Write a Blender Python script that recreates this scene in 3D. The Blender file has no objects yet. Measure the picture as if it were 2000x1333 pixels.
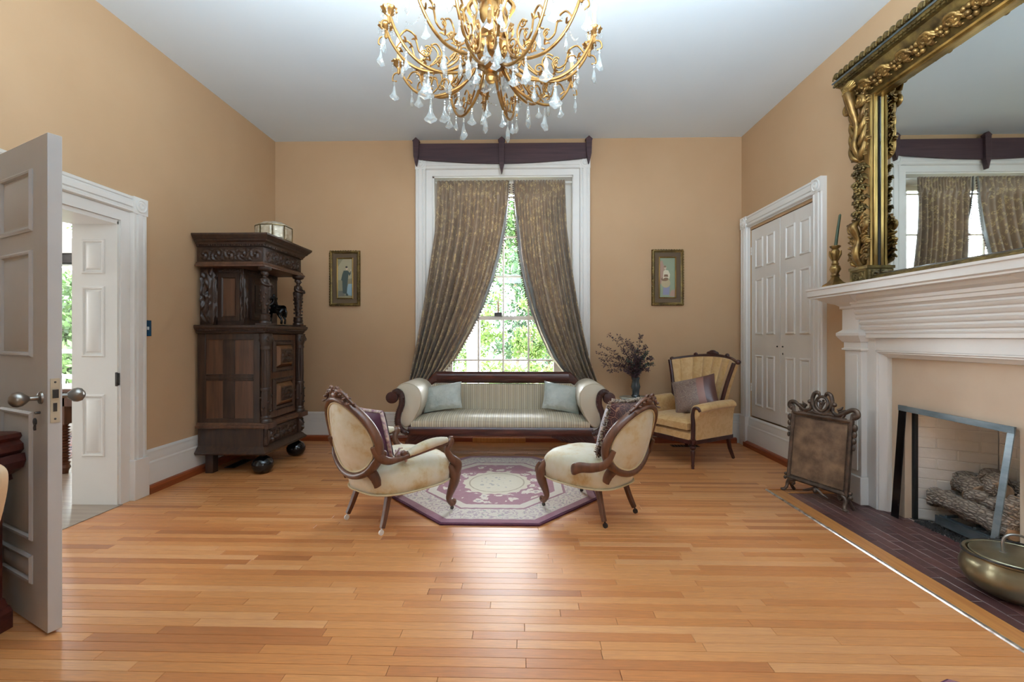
import bpy, math, random
from math import sin, cos, pi, radians as R, sqrt, atan2
from mathutils import Vector as V, Matrix as MX
random.seed(7)
SC = bpy.context.scene
COL = SC.collection
# ------------------------------------------------------------------ camera
FPX, HC = 880.0, 1.215
YAW = math.atan(21.5 / FPX)
cd = bpy.data.cameras.new('camera'); cam = bpy.data.objects.new('camera', cd); COL.objects.link(cam)
cd.sensor_width = 36.0; cd.lens = 36.0 * FPX / 2000.0
cd.shift_y = -7.9 / 2000.0; cd.clip_start = .05; cd.clip_end = 300
cam.location = (0, 0, HC); cam.rotation_euler = (pi / 2, 0, YAW)
SC.camera = cam
# ------------------------------------------------------------------ world, sun, lights, exposure
w = bpy.data.worlds.new('sky'); SC.world = w; w.use_nodes = True
nt = w.node_tree; nt.nodes.clear()
o_ = nt.nodes.new('ShaderNodeOutputWorld'); b_ = nt.nodes.new('ShaderNodeBackground')
s_ = nt.nodes.new('ShaderNodeTexSky'); s_.sky_type = 'HOSEK_WILKIE'; s_.turbidity = 6.0; s_.ground_albedo = .5
s_.sun_direction = V((.45, -.25, .85)).normalized()
mx_ = nt.nodes.new('ShaderNodeMix'); mx_.data_type = 'RGBA'; mx_.inputs[0].default_value = .75
mx_.inputs[7].default_value = (.90, .95, 1.0, 1)
nt.links.new(s_.outputs[0], mx_.inputs[6]); nt.links.new(mx_.outputs[2], b_.inputs[0])
b_.inputs[1].default_value = 42
nt.links.new(b_.outputs[0], o_.inputs[0])
def light(name, kind, loc, rot, energy, col=(1, 1, 1), size=1, sy=None, portal=False):
    d = bpy.data.lights.new(name, kind); d.energy = energy; d.color = col
    if kind == 'AREA':
        d.shape = 'RECTANGLE'; d.size = size; d.size_y = sy or size
        d.cycles.is_portal = portal
    elif kind == 'SUN': d.angle = size
    else: d.shadow_soft_size = size
    o = bpy.data.objects.new(name, d); COL.objects.link(o); o.location = loc; o.rotation_euler = rot
    return o
sun = light('sun', 'SUN', (0, 0, 20), (0, 0, 0), 3.0, (1, .95, .86), R(1.0))
sun.rotation_euler = V((-.45, .25, -.85)).to_track_quat('-Z', 'Y').to_euler()
# added fill lamp behind the camera, in front of the windowless rear wall
light('rear_fill', 'AREA', (1.5, -2.05, 1.85), (R(90), 0, R(-14)), 40, (.80, .91, 1.0), 1.5, 2.5)
# added up-facing fill lamp, out of view, to brighten the ceiling
light('ceiling_fill', 'AREA', (.0, 1.05, 2.5), (R(180-20), 0, 0), 235, (.76, .90, 1.0), 3.0, .9)
light('window_portal', 'AREA', (-.24, 5.62, 1.85), (R(-90), 0, 0), 1, (1, 1, 1), 1.7, 2.6, True)
light('side_room_portal', 'AREA', (-5.9, 5.86, 1.7), (R(-90), 0, 0), 1, (1, 1, 1), 1.3, 2.2, True)
light('side_room_fill', 'AREA', (-6.9, 3.4, 1.7), (R(90), 0, R(-90)), 130, (.95, .98, 1.0), 1.6, 2.0)  # added area lamp facing the doorway to brighten the side room; no window behind it
SC.view_settings.view_transform = 'Standard'; SC.view_settings.look = 'None'
SC.view_settings.gamma = 1.0; SC.view_settings.use_curve_mapping = False
SC.view_settings.exposure = 0.12
try:
    SC.cycles.max_bounces = 8; SC.cycles.transparent_max_bounces = 24; SC.cycles.sample_clamp_indirect = 4
    SC.cycles.caustics_refractive = False; SC.cycles.caustics_reflective = False
except Exception: pass
# ------------------------------------------------------------------ mesh builder
class B:
    def __init__(s): s.v = []; s.f = []; s.m = []; s.cur = 0
    def add(s, vs, fs):
        o = len(s.v); s.v += [V(p) for p in vs]
        for f in fs: s.f.append(tuple(i + o for i in f)); s.m.append(s.cur)
        return s
    def box(s, x0, x1, y0, y1, z0, z1):
        return s.add([(x0,y0,z0),(x1,y0,z0),(x1,y1,z0),(x0,y1,z0),(x0,y0,z1),(x1,y0,z1),(x1,y1,z1),(x0,y1,z1)],
            [(0,3,2,1),(4,5,6,7),(0,1,5,4),(1,2,6,5),(2,3,7,6),(3,0,4,7)])
    def rings(s, rs, closed=True, caps=True, loop=False):
        n = len(rs[0]); vs = [p for r in rs for p in r]; fs = []; m = len(rs)
        for i in range(m if loop else m - 1):
            a, b = i * n, ((i + 1) % m) * n
            for j in range(n if closed else n - 1):
                k = (j + 1) % n; fs.append((a + j, a + k, b + k, b + j))
        if caps and not loop and closed:
            fs.append(tuple(range(n - 1, -1, -1))); fs.append(tuple((m - 1) * n + j for j in range(n)))
        return s.add(vs, fs)
    def lathe(s, prof, c=(0,0,0), n=24, sx=1, sy=1, wob=None):
        c = V(c)
        rs = [[c + V((max(r, 1e-4) * cos(2*pi*j/n) * sx * (wob(j/n) if wob else 1), max(r, 1e-4) * sin(2*pi*j/n) * sy * (wob(j/n) if wob else 1), z)) for j in range(n)] for r, z in prof]
        return s.rings(rs)
    def tube(s, pts, r, n=8, flat=1.0, up=None, loop=False):
        pts = [V(p) for p in pts]; m = len(pts); rs = []
        if not hasattr(r, '__len__'): r = [r] * m
        nrm = None
        for i in range(m):
            if loop: t = pts[(i+1) % m] - pts[i-1]
            else: t = pts[min(i+1, m-1)] - pts[max(i-1, 0)]
            if t.length < 1e-9: t = V((0,0,1))
            t.normalize()
            if up is not None: nrm = V(up)
            elif nrm is None: nrm = V((0,0,1)) if abs(t.z) < .9 else V((1,0,0))
            nrm = nrm - t * nrm.dot(t)
            if nrm.length < 1e-6: nrm = t.orthogonal()
            nrm.normalize(); bn = t.cross(nrm)
            rs.append([pts[i] + nrm * (r[i] * cos(2*pi*j/n)) + bn * (r[i] * flat * sin(2*pi*j/n)) for j in range(n)])
        return s.rings(rs, True, True, loop)
    def prism(s, poly, vec):
        poly = [V(p) for p in poly]; vec = V(vec); n = len(poly)
        return s.add(poly + [p + vec for p in poly], [tuple(range(n-1,-1,-1)), tuple(range(n, 2*n))] + [(i, (i+1) % n, n + (i+1) % n, n + i) for i in range(n)])
    def grid(s, fn, nu, nv, cu=False, cv=False):
        vs = [fn(i / nu, j / nv) for j in range(nv if cv else nv + 1) for i in range(nu if cu else nu + 1)]
        W = nu if cu else nu + 1; Hh = nv if cv else nv + 1; fs = []
        for j in range(nv):
            for i in range(nu):
                fs.append((j*W + i, j*W + (i+1) % W, ((j+1) % Hh)*W + (i+1) % W, ((j+1) % Hh)*W + i))
        return s.add(vs, fs)
    def ball(s, c, r, n=12, m=8):
        if not hasattr(r, '__len__'): r = (r, r, r)
        c = V(c)
        return s.rings([[c + V((r[0]*sin(pi*max(.02,min(.98,i/m)))*cos(2*pi*j/n), r[1]*sin(pi*max(.02,min(.98,i/m)))*sin(2*pi*j/n), -r[2]*cos(pi*i/m))) for j in range(n)] for i in range(m+1)])
    def frame(s, o, U, Vv, N, w, h, prof):
        """rectangular mitred frame: outer corner o, axes U,Vv in plane, N out; prof = closed [(inward, out)]"""
        o, U, Vv, N = V(o), V(U), V(Vv), V(N); rs = []
        for a, b, da, db in ((0,0,1,1),(w,0,-1,1),(w,h,-1,-1),(0,h,1,-1)):
            rs.append([o + U*(a + da*d) + Vv*(b + db*d) + N*e for d, e in prof])
        return s.rings(rs, True, False, True)
    def sweep(s, prof, p0, p1, A, C):
        """extrude closed 2D prof (a,c) measured along A and C from p0 to p1"""
        p0, p1, A, C = V(p0), V(p1), V(A), V(C)
        return s.prism([p0 + A*a + C*c for a, c in prof], p1 - p0)
    def pillow(s, c, U, Vv, N, w, h, t, n=14, pinch=.06):
        c, U, Vv, N = V(c), V(U).normalized(), V(Vv).normalized(), V(N).normalized()
        def side(sg):
            def fn(a, b):
                u, v = 2*a - 1, 2*b - 1
                k = max(0, (1 - u*u) * (1 - v*v)) ** .38
                px = w/2 * u * (1 - pinch * (1 - v*v) * 1.0 + pinch*.2); pz = h/2 * v * (1 - pinch * (1 - u*u))
                return c + U*px + Vv*pz + N*(sg * t/2 * k + .004*sg)
            return fn
        s.grid(side(1), n, n); s.grid(side(-1), n, n); return s
    def tf(s, M, i0=0):
        for i in range(i0, len(s.v)): s.v[i] = M @ s.v[i]
        return s
def spiral(c, U, Vv, r0, r1, turns, a0, n=22):
    c, U, Vv = V(c), V(U), V(Vv); out = []
    for i in range(n + 1):
        t = i / n; a = a0 + turns * 2*pi * t; r = r0 + (r1 - r0) * t
        out.append(c + U * (r*cos(a)) + Vv * (r*sin(a)))
    return out
def smooth_path(pts, k=6):
    pts = [V(p) for p in pts]; out = []; n = len(pts)
    for i in range(n - 1):
        p0, p1, p2, p3 = pts[max(i-1,0)], pts[i], pts[i+1], pts[min(i+2,n-1)]
        for j in range(k):
            t = j / k
            out.append(.5*((2*p1) + (p2-p0)*t + (2*p0-5*p1+4*p2-p3)*t*t + (3*p1-p0-3*p2+p3)*t**3))
    out.append(pts[-1]); return out
def lerpl(xs, t):
    n = len(xs) - 1; f = max(0, min(.99999, t)) * n; i = int(f); return xs[i] + (xs[i+1]-xs[i]) * (f - i)
# ------------------------------------------------------------------ objects
OFF = {}
def root_of(o):
    while o.parent: o = o.parent
    return o
def tag(o, label, cat, group=None, kind=None):
    if label: o['label'] = label
    if cat: o['category'] = cat
    if group: o['group'] = group
    if kind: o['kind'] = kind
    return o
def thing(name, label, cat, loc=(0,0,0), rz=None, group=None):
    """rz None: parts are given in world coordinates; else in the thing's own coordinates"""
    o = bpy.data.objects.new(name, None); COL.objects.link(o); o.location = loc
    o.empty_display_size = .1
    if rz is None: OFF[o] = V(loc)
    else: o.rotation_euler = (0, 0, rz)
    return tag(o, label, cat, group)
def ob(name, b, mats, parent=None, sm=38, bev=0, kind=None, label=None):
    if not isinstance(mats, (list, tuple)): mats = [mats]
    off = V((0,0,0))
    if parent is not None: off = OFF.get(root_of(parent), V((0,0,0)))
    else:
        xs = [p.x for p in b.v]; ys = [p.y for p in b.v]; zs = [p.z for p in b.v]
        off = V(((min(xs)+max(xs))/2, (min(ys)+max(ys))/2, min(zs)))
    me = bpy.data.meshes.new(name); me.from_pydata([p - off for p in b.v], [], b.f)
    for m in mats: me.materials.append(m)
    if len(mats) > 1: me.polygons.foreach_set('material_index', b.m)
    me.validate(); 
    if sm:
        me.shade_smooth(); me.set_sharp_from_angle(angle=R(sm))
    me.update()
    o = bpy.data.objects.new(name, me); COL.objects.link(o)
    if parent is not None: o.parent = parent
    else: o.location = off; OFF[o] = off
    if bev:
        md = o.modifiers.new('bevel', 'BEVEL'); md.width = bev; md.segments = 2; md.limit_method = 'ANGLE'; md.angle_limit = R(50)
    if kind: o['kind'] = kind
    if label: o['label'] = label
    return o
def solo(name, b, mats, label, cat, group=None, **k):
    return tag(ob(name, b, mats, None, **k), label, cat, group)
def struct(name, b, mats, parent=None, **k):
    return ob(name, b, mats, parent, kind='structure', **k)
def copy_tree(o, parent=None):
    c = o.copy(); COL.objects.link(c); c.parent = parent
    for ch in list(o.children): copy_tree(ch, c)
    return c
# ------------------------------------------------------------------ materials
def hx(h):
    f = lambda c: c/12.92 if c <= .04045 else ((c+.055)/1.055)**2.4
    return tuple(f(int(h[i:i+2], 16)/255) for i in (0,2,4)) + (1,)
class NT:
    def __init__(s, name):
        s.m = bpy.data.materials.new(name); s.m.use_nodes = True; s.t = s.m.node_tree
        s.p = s.t.nodes['Principled BSDF']; s.out = s.t.nodes['Material Output']
    def n(s, ty, **k):
        nd = s.t.nodes.new('ShaderNode' + ty)
        for a, v in k.items(): setattr(nd, a, v)
        return nd
    def l(s, a, b): s.t.links.new(a, b)
    def val(s, sock, v):
        if hasattr(v, 'is_linked') or hasattr(v, 'node'): s.l(v, sock)
        else: sock.default_value = v
    def math(s, op, a, b=0.0, c=None):
        nd = s.n('Math', operation=op); s.val(nd.inputs[0], a); s.val(nd.inputs[1], b)
        if c is not None: s.val(nd.inputs[2], c)
        return nd.outputs[0]
    def co(s, stretch=(1,1,1), kind='Object'):
        if kind == 'World': o = s.n('NewGeometry').outputs['Position']
        else: o = s.n('TexCoord').outputs[kind]
        if stretch == (1,1,1): return o
        mp = s.n('Mapping'); s.l(o, mp.inputs[0]); mp.inputs['Scale'].default_value = stretch; return mp.outputs[0]
    def noise(s, co, scale, detail=3, rough=.55, dist=0):
        nd = s.n('TexNoise'); s.l(co, nd.inputs['Vector']); nd.inputs['Scale'].default_value = scale
        nd.inputs['Detail'].default_value = detail; nd.inputs['Roughness'].default_value = rough; nd.inputs['Distortion'].default_value = dist
        return nd.outputs[0]
    def ramp(s, fac, stops, interp='LINEAR'):
        r = s.n('ValToRGB'); r.color_ramp.interpolation = interp; s.l(fac, r.inputs[0]); e = r.color_ramp.elements
        while len(e) < len(stops): e.new(.5)
        for i, (p, c) in enumerate(stops): e[i].position = p; e[i].color = hx(c) if isinstance(c, str) else (c if len(c) == 4 else tuple(c) + (1,))
        return r.outputs[0]
    def mix(s, f, a, b, bt='MIX'):
        nd = s.n('Mix', data_type='RGBA', blend_type=bt)
        s.val(nd.inputs[0], f)
        for k, v in ((6, a), (7, b)):
            if isinstance(v, str): nd.inputs[k].default_value = hx(v)
            else: s.val(nd.inputs[k], v)
        return nd.outputs[2]
    def bump(s, h, strength=.3, dist=.01):
        nd = s.n('Bump'); s.l(h, nd.inputs['Height']); nd.inputs['Strength'].default_value = strength; nd.inputs['Distance'].default_value = dist
        s.l(nd.outputs[0], s.p.inputs['Normal'])
    def set(s, col=None, rough=None, metal=None, **k):
        if col is not None:
            if isinstance(col, str): s.p.inputs['Base Color'].default_value = hx(col)
            else: s.val(s.p.inputs['Base Color'], col)
        if rough is not None: s.val(s.p.inputs['Roughness'], rough)
        if metal is not None: s.val(s.p.inputs['Metallic'], metal)
        for a, v in k.items(): s.val(s.p.inputs[a.replace('_', ' ')], v)
        return s.m
def simple(name, c1, c2=None, rough=.5, metal=0, scale=6, stretch=(1,1,1), lo=.3, hi=.7, bump=0, bs=60, bd=.004, kind='Object', detail=4, **k):
    t = NT(name)
    if c2:
        f = t.noise(t.co(stretch, kind), scale, detail)
        t.set(t.ramp(f, [(lo, c1), (hi, c2)]))
    else: t.set(c1)
    if bump: t.bump(t.noise(t.co(stretch, kind), bs, 3), bump, bd)
    t.set(None, rough, metal, **k)
    return t.m
M = {}
M['wall'] = simple('wall_paint', 'bb9a76', 'c0a07d', .75, scale=1.3, kind='World', bump=.08, bs=40, bd=.003)
M['ceiling'] = simple('ceiling_paint', 'dfecf6', 'e4f0f9', .85, scale=1, kind='World')
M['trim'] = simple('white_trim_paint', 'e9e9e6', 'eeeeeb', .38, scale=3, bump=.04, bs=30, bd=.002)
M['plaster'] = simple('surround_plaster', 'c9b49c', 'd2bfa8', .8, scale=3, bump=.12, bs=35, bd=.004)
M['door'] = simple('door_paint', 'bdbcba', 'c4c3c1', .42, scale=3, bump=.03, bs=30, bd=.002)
M['mahog'] = simple('mahogany', '321411', '54261c', .28, scale=5, stretch=(1,6,6), bump=.05, bs=30)
M['mahogd'] = simple('dark_mahogany', '26100f', '45201b', .35, scale=9, bump=.35, bs=45, bd=.006)
M['walnut'] = simple('walnut', '4a2d1f', '6d4632', .36, scale=5, stretch=(6,6,1), bump=.06, bs=40)
M['oak'] = simple('dark_oak', '20130e', '3e281b', .42, scale=4, stretch=(9,9,1), bump=.12, bs=30)
M['oakp'] = simple('oak_panel', '3a241a', '62412d', .42, scale=3, stretch=(8,8,.7), bump=.08, bs=30)
M['oakl'] = simple('light_oak_moulding', '553720', '764e2f', .45, scale=5, stretch=(5,5,1))
M['ebony'] = simple('black_lacquer', '0b0a0c', None, .16)
M['shoe'] = simple('stained_shoe_moulding', '6a2c16', '8c4420', .35, scale=4, stretch=(.6,.6,8))
M['cornicew'] = simple('dark_pelmet_wood', '34222a', '4c343a', .55, scale=3, stretch=(.6,6,12), bump=.15, bs=18)
M['gold'] = simple('antique_gilt', '543c1e', 'a28048', .34, .7, scale=14, bump=.3, bs=70, bd=.003)
M['goldb'] = simple('bright_gilt', '63491f', 'b59354', .3, .7, scale=9, stretch=(1,1,.4), bump=.15, bs=40, detail=6)
M['goldd'] = simple('dull_gilt', '453620', '86703f', .42, .65, scale=16, bump=.4, bs=70, bd=.004)
M['brass'] = simple('chandelier_brass', '7e5a2e', 'bd9258', .28, .85, scale=12)
M['bronze'] = simple('dark_bronze', '0e0d0d', '1c1a19', .22, .6, scale=10)
M['iron'] = simple('aged_bronze_screen', '3a2f29', '6a584b', .42, .55, scale=14, bump=.3, bs=60, bd=.003)
M['steel'] = simple('blued_steel', '5c6a72', '8f9a9e', .4, .75, scale=4, stretch=(1,1,4))
M['pot'] = simple('worn_brass_pot', '6f6446', 'a8a48c', .3, .85, scale=3, bump=.35, bs=9, bd=.01)
M['black'] = simple('soot_black', '0c0b0b', None, .8)
M['hardware'] = simple('dark_hardware', '2c2a29', '4a4644', .4, .7)
M['knob'] = simple('worn_nickel', '6c6863', '9a948c', .32, .9, scale=9)
M['plate'] = simple('lock_plate', 'b5aa92', 'cfc6b0', .4, .5, scale=12)
M['candleg'] = simple('green_wax', '26321d', '34432a', .5)
M['candlec'] = simple('cream_candle_sleeve', 'd9bf83', 'ead5a0', .5)
M['marble'] = simple('grey_marble', '8f968f', 'c2c8c0', .25, scale=5)
M['vase'] = simple('smoky_glass_vase', '16191b', '4a5052', .08, scale=4, stretch=(6,6,1))
M['column'] = simple('white_column', 'e8e6e2', None, .6)
M['tanleather'] = simple('pale_tan_wood', 'c3a27e', 'd2b592', .5)
# transparent glass: clear pane with a fresnel sheen
def glassm(name, ior=1.45, tint=(1,1,1,1), rough=0):
    t = NT(name); tr = t.n('BsdfTransparent'); tr.inputs[0].default_value = tint
    gl = t.n('BsdfGlossy'); gl.inputs['Roughness'].default_value = rough
    fr = t.n('Fresnel'); fr.inputs[0].default_value = ior
    mx = t.n('MixShader'); t.l(fr.outputs[0], mx.inputs[0]); t.l(tr.outputs[0], mx.inputs[1]); t.l(gl.outputs[0], mx.inputs[2])
    t.l(mx.outputs[0], t.out.inputs[0]); return t.m
M['glass'] = glassm('window_glass', 1.3)
t = NT('crystal'); t.set('d4dee0', .06, .55, Specular_IOR_Level=1.0); tr = t.n('BsdfTransparent'); lw = t.n('LayerWeight'); lw.inputs[0].default_value = .55; mx = t.n('MixShader'); t.l(t.math('ADD', .22, t.math('MULTIPLY', lw.outputs['Facing'], .62)), mx.inputs[0]); t.l(tr.outputs[0], mx.inputs[1]); t.l(t.p.outputs[0], mx.inputs[2]); t.l(mx.outputs[0], t.out.inputs[0]); M['crystal'] = t.m
t = NT('mirror_silver'); M['mirror'] = t.set('dfe6e4', .015, 1.0)
def emis(name, col, st):
    t = NT(name); t.set(col, .4); t.p.inputs['Emission Color'].default_value = hx(col); t.p.inputs['Emission Strength'].default_value = st; return t.m
M['bulb'] = emis('lit_bulb', 'ffe9c4', 11)
M['bulboff'] = simple('frosted_bulb', 'f2e8d6', None, .3)
# floor planks
t = NT('oak_strip_floor')
oi = t.n('ObjectInfo').outputs['Random']; ri = t.n('NewGeometry').outputs['Random Per Island']
rnd = t.math('FRACT', t.math('ADD', t.math('MULTIPLY', oi, 7.31), t.math('MULTIPLY', ri, 5.17)))
pos = t.n('NewGeometry').outputs['Position']
cmb = t.n('CombineXYZ'); t.l(t.math('MULTIPLY', rnd, 37.0), cmb.inputs[0]); t.l(t.math('MULTIPLY', rnd, 11.0), cmb.inputs[2])
va = t.n('VectorMath', operation='ADD'); t.l(pos, va.inputs[0]); t.l(cmb.outputs[0], va.inputs[1])
mp = t.n('Mapping'); t.l(va.outputs[0], mp.inputs[0]); mp.inputs['Scale'].default_value = (1.6, 34, 1)
g1 = t.noise(mp.outputs[0], 1.6, 5, .6, .4)
mp2 = t.n('Mapping'); t.l(va.outputs[0], mp2.inputs[0]); mp2.inputs['Scale'].default_value = (9, 120, 1)
g2 = t.noise(mp2.outputs[0], 1.5, 3)
base = t.ramp(rnd, [(0, '935a31'), (.12, 'ab6f3e'), (.34, 'ba804b'), (.55, 'c48d57'), (.78, 'ce9a66'), (1, 'd9ab7c')])
c = t.mix(t.math('MULTIPLY', g1, .55), base, 'b07c4c', 'MIX')
c = t.mix(.35, c, t.ramp(g2, [(.3, '94683f'), (.7, 'dcb484')]), 'OVERLAY')
t.set(c, t.math('ADD', .34, t.math('MULTIPLY', g2, .14)), 0, Coat_Weight=.4, Coat_Roughness=.36)
t.bump(g2, .06, .002); M['floor'] = t.m
M['border'] = simple('oak_border_board', 'a86a35', 'c08448', .35, scale=3, stretch=(20,1,1))
M['sidefloor'] = simple('worn_grey_floor', '7a6a5c', '9c8c7c', .3, scale=2, stretch=(1,14,1), kind='World')
# hearth brick
t = NT('hearth_brick'); oi = t.n('ObjectInfo').outputs['Random']
f = t.noise(t.co((1,1,1), 'World'), 14, 5, .65)
c = t.mix(t.math('MULTIPLY', f, .6), t.ramp(oi, [(0, '4a2c29'), (.5, '583430'), (1, '683f37')]), '3a2a2a')
t.set(c, t.math('ADD', .3, t.math('MULTIPLY', f, .3))); t.bump(f, .25, .004); M['hbrick'] = t.m
M['mortar'] = simple('light_mortar', '8c7e7c', 'b4a8a2', .9, scale=30)
M['wbrick'] = simple('painted_brick', 'e6e4de', 'f0eee9', .8, scale=9, bump=.4, bs=28, bd=.006)
t = NT('ceramic_log_bark'); vo = t.n('TexVoronoi', feature='DISTANCE_TO_EDGE'); t.l(t.co((1.6,.55,1.6)), vo.inputs['Vector']); vo.inputs['Scale'].default_value = 38
f = t.noise(t.co(), 24, 5, .65); d = t.math('ADD', vo.outputs['Distance'], t.math('MULTIPLY', f, .12))
t.set(t.ramp(d, [(.04, '2e2721'), (.10, '675b50'), (.3, '93877a')]), .9); t.bump(d, 1.0, .02); M['bark'] = t.m
M['logcut'] = simple('log_cut_wood', '6a4e38', 'a08468', .85, scale=9, stretch=(1,6,1), bump=.3, bs=20)
M['cinder'] = simple('cinders', '0e0d0d', '3a3836', .9, scale=60, bump=1, bs=90, bd=.01)
# fabrics
t = NT('striped_satin'); x = t.n('SeparateXYZ'); t.l(t.co(), x.inputs[0])
f = t.math('FRACT', t.math('MULTIPLY', x.outputs[0], 14.5)); 
st = t.ramp(f, [(0, 'b9ae96'), (.08, 'd8d0bc'), (.2, 'c9bda2'), (.27, '8f8776'), (.32, 'd6cdb8'), (.45, 'e2dccb'), (.56, 'a79c86'), (.62, 'cfc3a8'), (.74, '96906f'), (.78, 'd9d0ba'), (.9, 'aaa191')], 'CONSTANT')
t.set(st, .42, 0, Sheen_Weight=.2); M['stripe'] = t.m
t = NT('striped_satin_arm'); x = t.n('SeparateXYZ'); t.l(t.co(), x.inputs[0])
f = t.math('FRACT', t.math('MULTIPLY', x.outputs[1], 14.5))
st = t.ramp(f, [(0, 'b9ae96'), (.08, 'd8d0bc'), (.2, 'c9bda2'), (.27, 'a49a86'), (.32, 'd6cdb8'), (.45, 'e2dccb'), (.56, 'b2a893'), (.62, 'cfc3a8'), (.78, 'd9d0ba'), (.9, 'b4ab9b')], 'CONSTANT')
t.set(st, .42, 0, Sheen_Weight=.2); M['stripearm'] = t.m
M['satin'] = simple('pale_blue_satin', 'b4c2c0', 'd4dcd8', .26, scale=9, bump=.9, bs=14, bd=.02, Sheen_Weight=.3)
t = NT('crushed_gold_velvet'); f = t.noise(t.co(), 7, 5, .6); f2 = t.noise(t.co(), 60, 3)
c = t.ramp(f, [(.3, 'b8935a'), (.40, 'c9b688'), (.48, 'd6cfb4'), (.64, 'dfdccb')])
c = t.mix(t.math('MULTIPLY', f2, .3), c, 'd8d0b4'); t.set(c, .6, 0, Sheen_Weight=.5, Sheen_Roughness=.4); t.bump(f2, .2, .003); M['velvet'] = t.m
M['gimp'] = simple('cream_gimp', 'cdbd96', 'dccfae', .7, bump=.6, bs=200)
t = NT('tan_damask'); f = t.noise(t.co(), 16, 2, .5, 1.5); f2 = t.noise(t.co(), 3, 3)
c = t.mix(t.math('MULTIPLY', f2, .6), t.ramp(f, [(.44, 'c79f66'), (.54, 'd3b07a')]), 'c49a60'); t.set(c, .55, 0, Sheen_Weight=.35); M['damask'] = t.m
M['purple'] = simple('plum_velvet', '3e0f2a', '5a1a3c', .6, scale=12, Sheen_Weight=.5)
M['tasselm'] = simple('mauve_cord', '8d5f73', 'e0cdbb', .7, scale=40, detail=1)
t = NT('cut_velvet_burgundy'); vo = t.n('TexVoronoi', feature='DISTANCE_TO_EDGE'); t.l(t.co(), vo.inputs['Vector']); vo.inputs['Scale'].default_value = 21
f = t.noise(t.co(), 60, 2); d = t.math('ADD', vo.outputs['Distance'], t.math('MULTIPLY', f, .06))
t.set(t.ramp(d, [(.045, '9c7358'), (.07, '4a0f18'), (.2, '300910'), (.26, '7c5446'), (.29, '3c0d16')]), .6, 0, Sheen_Weight=.4); M['cutvelvet'] = t.m
M['fringe'] = simple('brown_cream_fringe', '4a3328', 'b8a692', .8, scale=60, detail=1)
t = NT('brocade_cushion'); x = t.n('SeparateXYZ'); t.l(t.n('TexCoord').outputs['Generated'], x.inputs[0])
vo = t.noise(t.co(), 24, 1, .4, 2.2)
pat = t.ramp(vo, [(.42, '7c6459'), (.47, '4a2f2a'), (.53, '94806f'), (.6, '6e5448')])
t.set(pat, .45, 0, Sheen_Weight=.3); M['brocade'] = t.m
M['brocadeb'] = simple('brown_satin_band', '4c2f2a', '5c3b34', .4, scale=8)
M['brocadep'] = simple('dusty_pink_band', '7e564a', '8e6456', .45, scale=8)
t = NT('taupe_damask_curtain'); co = t.co((1,1,.8))
vo = t.n('TexVoronoi', feature='SMOOTH_F1'); t.l(co, vo.inputs['Vector']); vo.inputs['Scale'].default_value = 24
n2 = t.noise(co, 46, 2, .5, 1.6)
pt = t.math('MULTIPLY', t.math('LESS_THAN', vo.outputs['Distance'], .40), t.math('GREATER_THAN', n2, .52))
c = t.mix(pt, t.ramp(t.noise(co, 5, 3), [(.3, '8a7763'), (.7, 'a28d76')]), 'c9b48a')
t.set(c, .38, 0, Sheen_Weight=.4)
tl = t.n('BsdfTranslucent'); t.l(c, tl.inputs[0]); mx = t.n('MixShader'); mx.inputs[0].default_value = .28
t.l(t.p.outputs[0], mx.inputs[1]); t.l(tl.outputs[0], mx.inputs[2]); t.l(mx.outputs[0], t.out.inputs[0]); M['curtain'] = t.m
M['lining'] = simple('grey_satin_lining', '77797a', '9a9a94', .25, scale=4, Sheen_Weight=.3)
M['beadtrim'] = simple('brown_bead_trim', '3a1f1c', '5c3730', .5)
M['suede'] = simple('embossed_leather', '4c382a', '85694f', .5, scale=9, lo=.32, hi=.68, bump=.8, bs=16, bd=.010, detail=8)
# rug: octagonal carved wool rug
t = NT('plum_cream_rug'); x = t.n('SeparateXYZ'); t.l(t.co(), x.inputs[0])
ax = t.math('ABSOLUTE', t.math('DIVIDE', x.outputs[0], .77)); ay = t.math('ABSOLUTE', t.math('DIVIDE', x.outputs[1], .825))
oc = t.math('MAXIMUM', t.math('MAXIMUM', ax, ay), t.math('MULTIPLY', t.math('ADD', ax, ay), .7071))
rad = t.math('SQRT', t.math('ADD', t.math('MULTIPLY', ax, ax), t.math('MULTIPLY', ay, ay)))
wool = t.noise(t.co(), 260, 2); wb = t.noise(t.co(), 26, 2)
def vor(sc, feat='F1'):
    q = t.n('TexVoronoi', feature=feat); t.l(t.co(), q.inputs['Vector']); q.inputs['Scale'].default_value = sc; q.inputs['Randomness'].default_value = .85; return q.outputs['Distance']
flor = t.math('ADD', vor(11), t.math('MULTIPLY', t.math('SUBTRACT', wb, .5), .9)); fine = t.math('ADD', vor(19), t.math('MULTIPLY', t.math('SUBTRACT', wb, .5), .8)); fl = wb
plum, cream = '945f6c', 'ddd5c6'
ringm = t.math('LESS_THAN', t.math('ABSOLUTE', t.math('SUBTRACT', rad, .47)), .105)
inner = t.mix(t.math('MULTIPLY', t.math('LESS_THAN', flor, .40), ringm), plum, cream)
inner = t.mix(t.math('MULTIPLY', t.math('LESS_THAN', flor, .10), ringm), inner, 'a89a9c')
bord = t.mix(t.math('GREATER_THAN', t.math('FRACT', t.math('MULTIPLY', flor, 3.2)), .68), cream, 'b8a3a8')
bord = t.mix(t.math('LESS_THAN', fine, .13), bord, 'a3aa9e')
c = t.mix(t.math('GREATER_THAN', oc, .60), inner, cream)
c = t.mix(t.math('GREATER_THAN', oc, .68), c, '966270')
c = t.mix(t.math('GREATER_THAN', oc, .705), c, bord)
c = t.mix(t.math('GREATER_THAN', oc, .90), c, 'cfc4b6')
c = t.mix(t.math('GREATER_THAN', oc, .915), c, '82485a')
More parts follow.
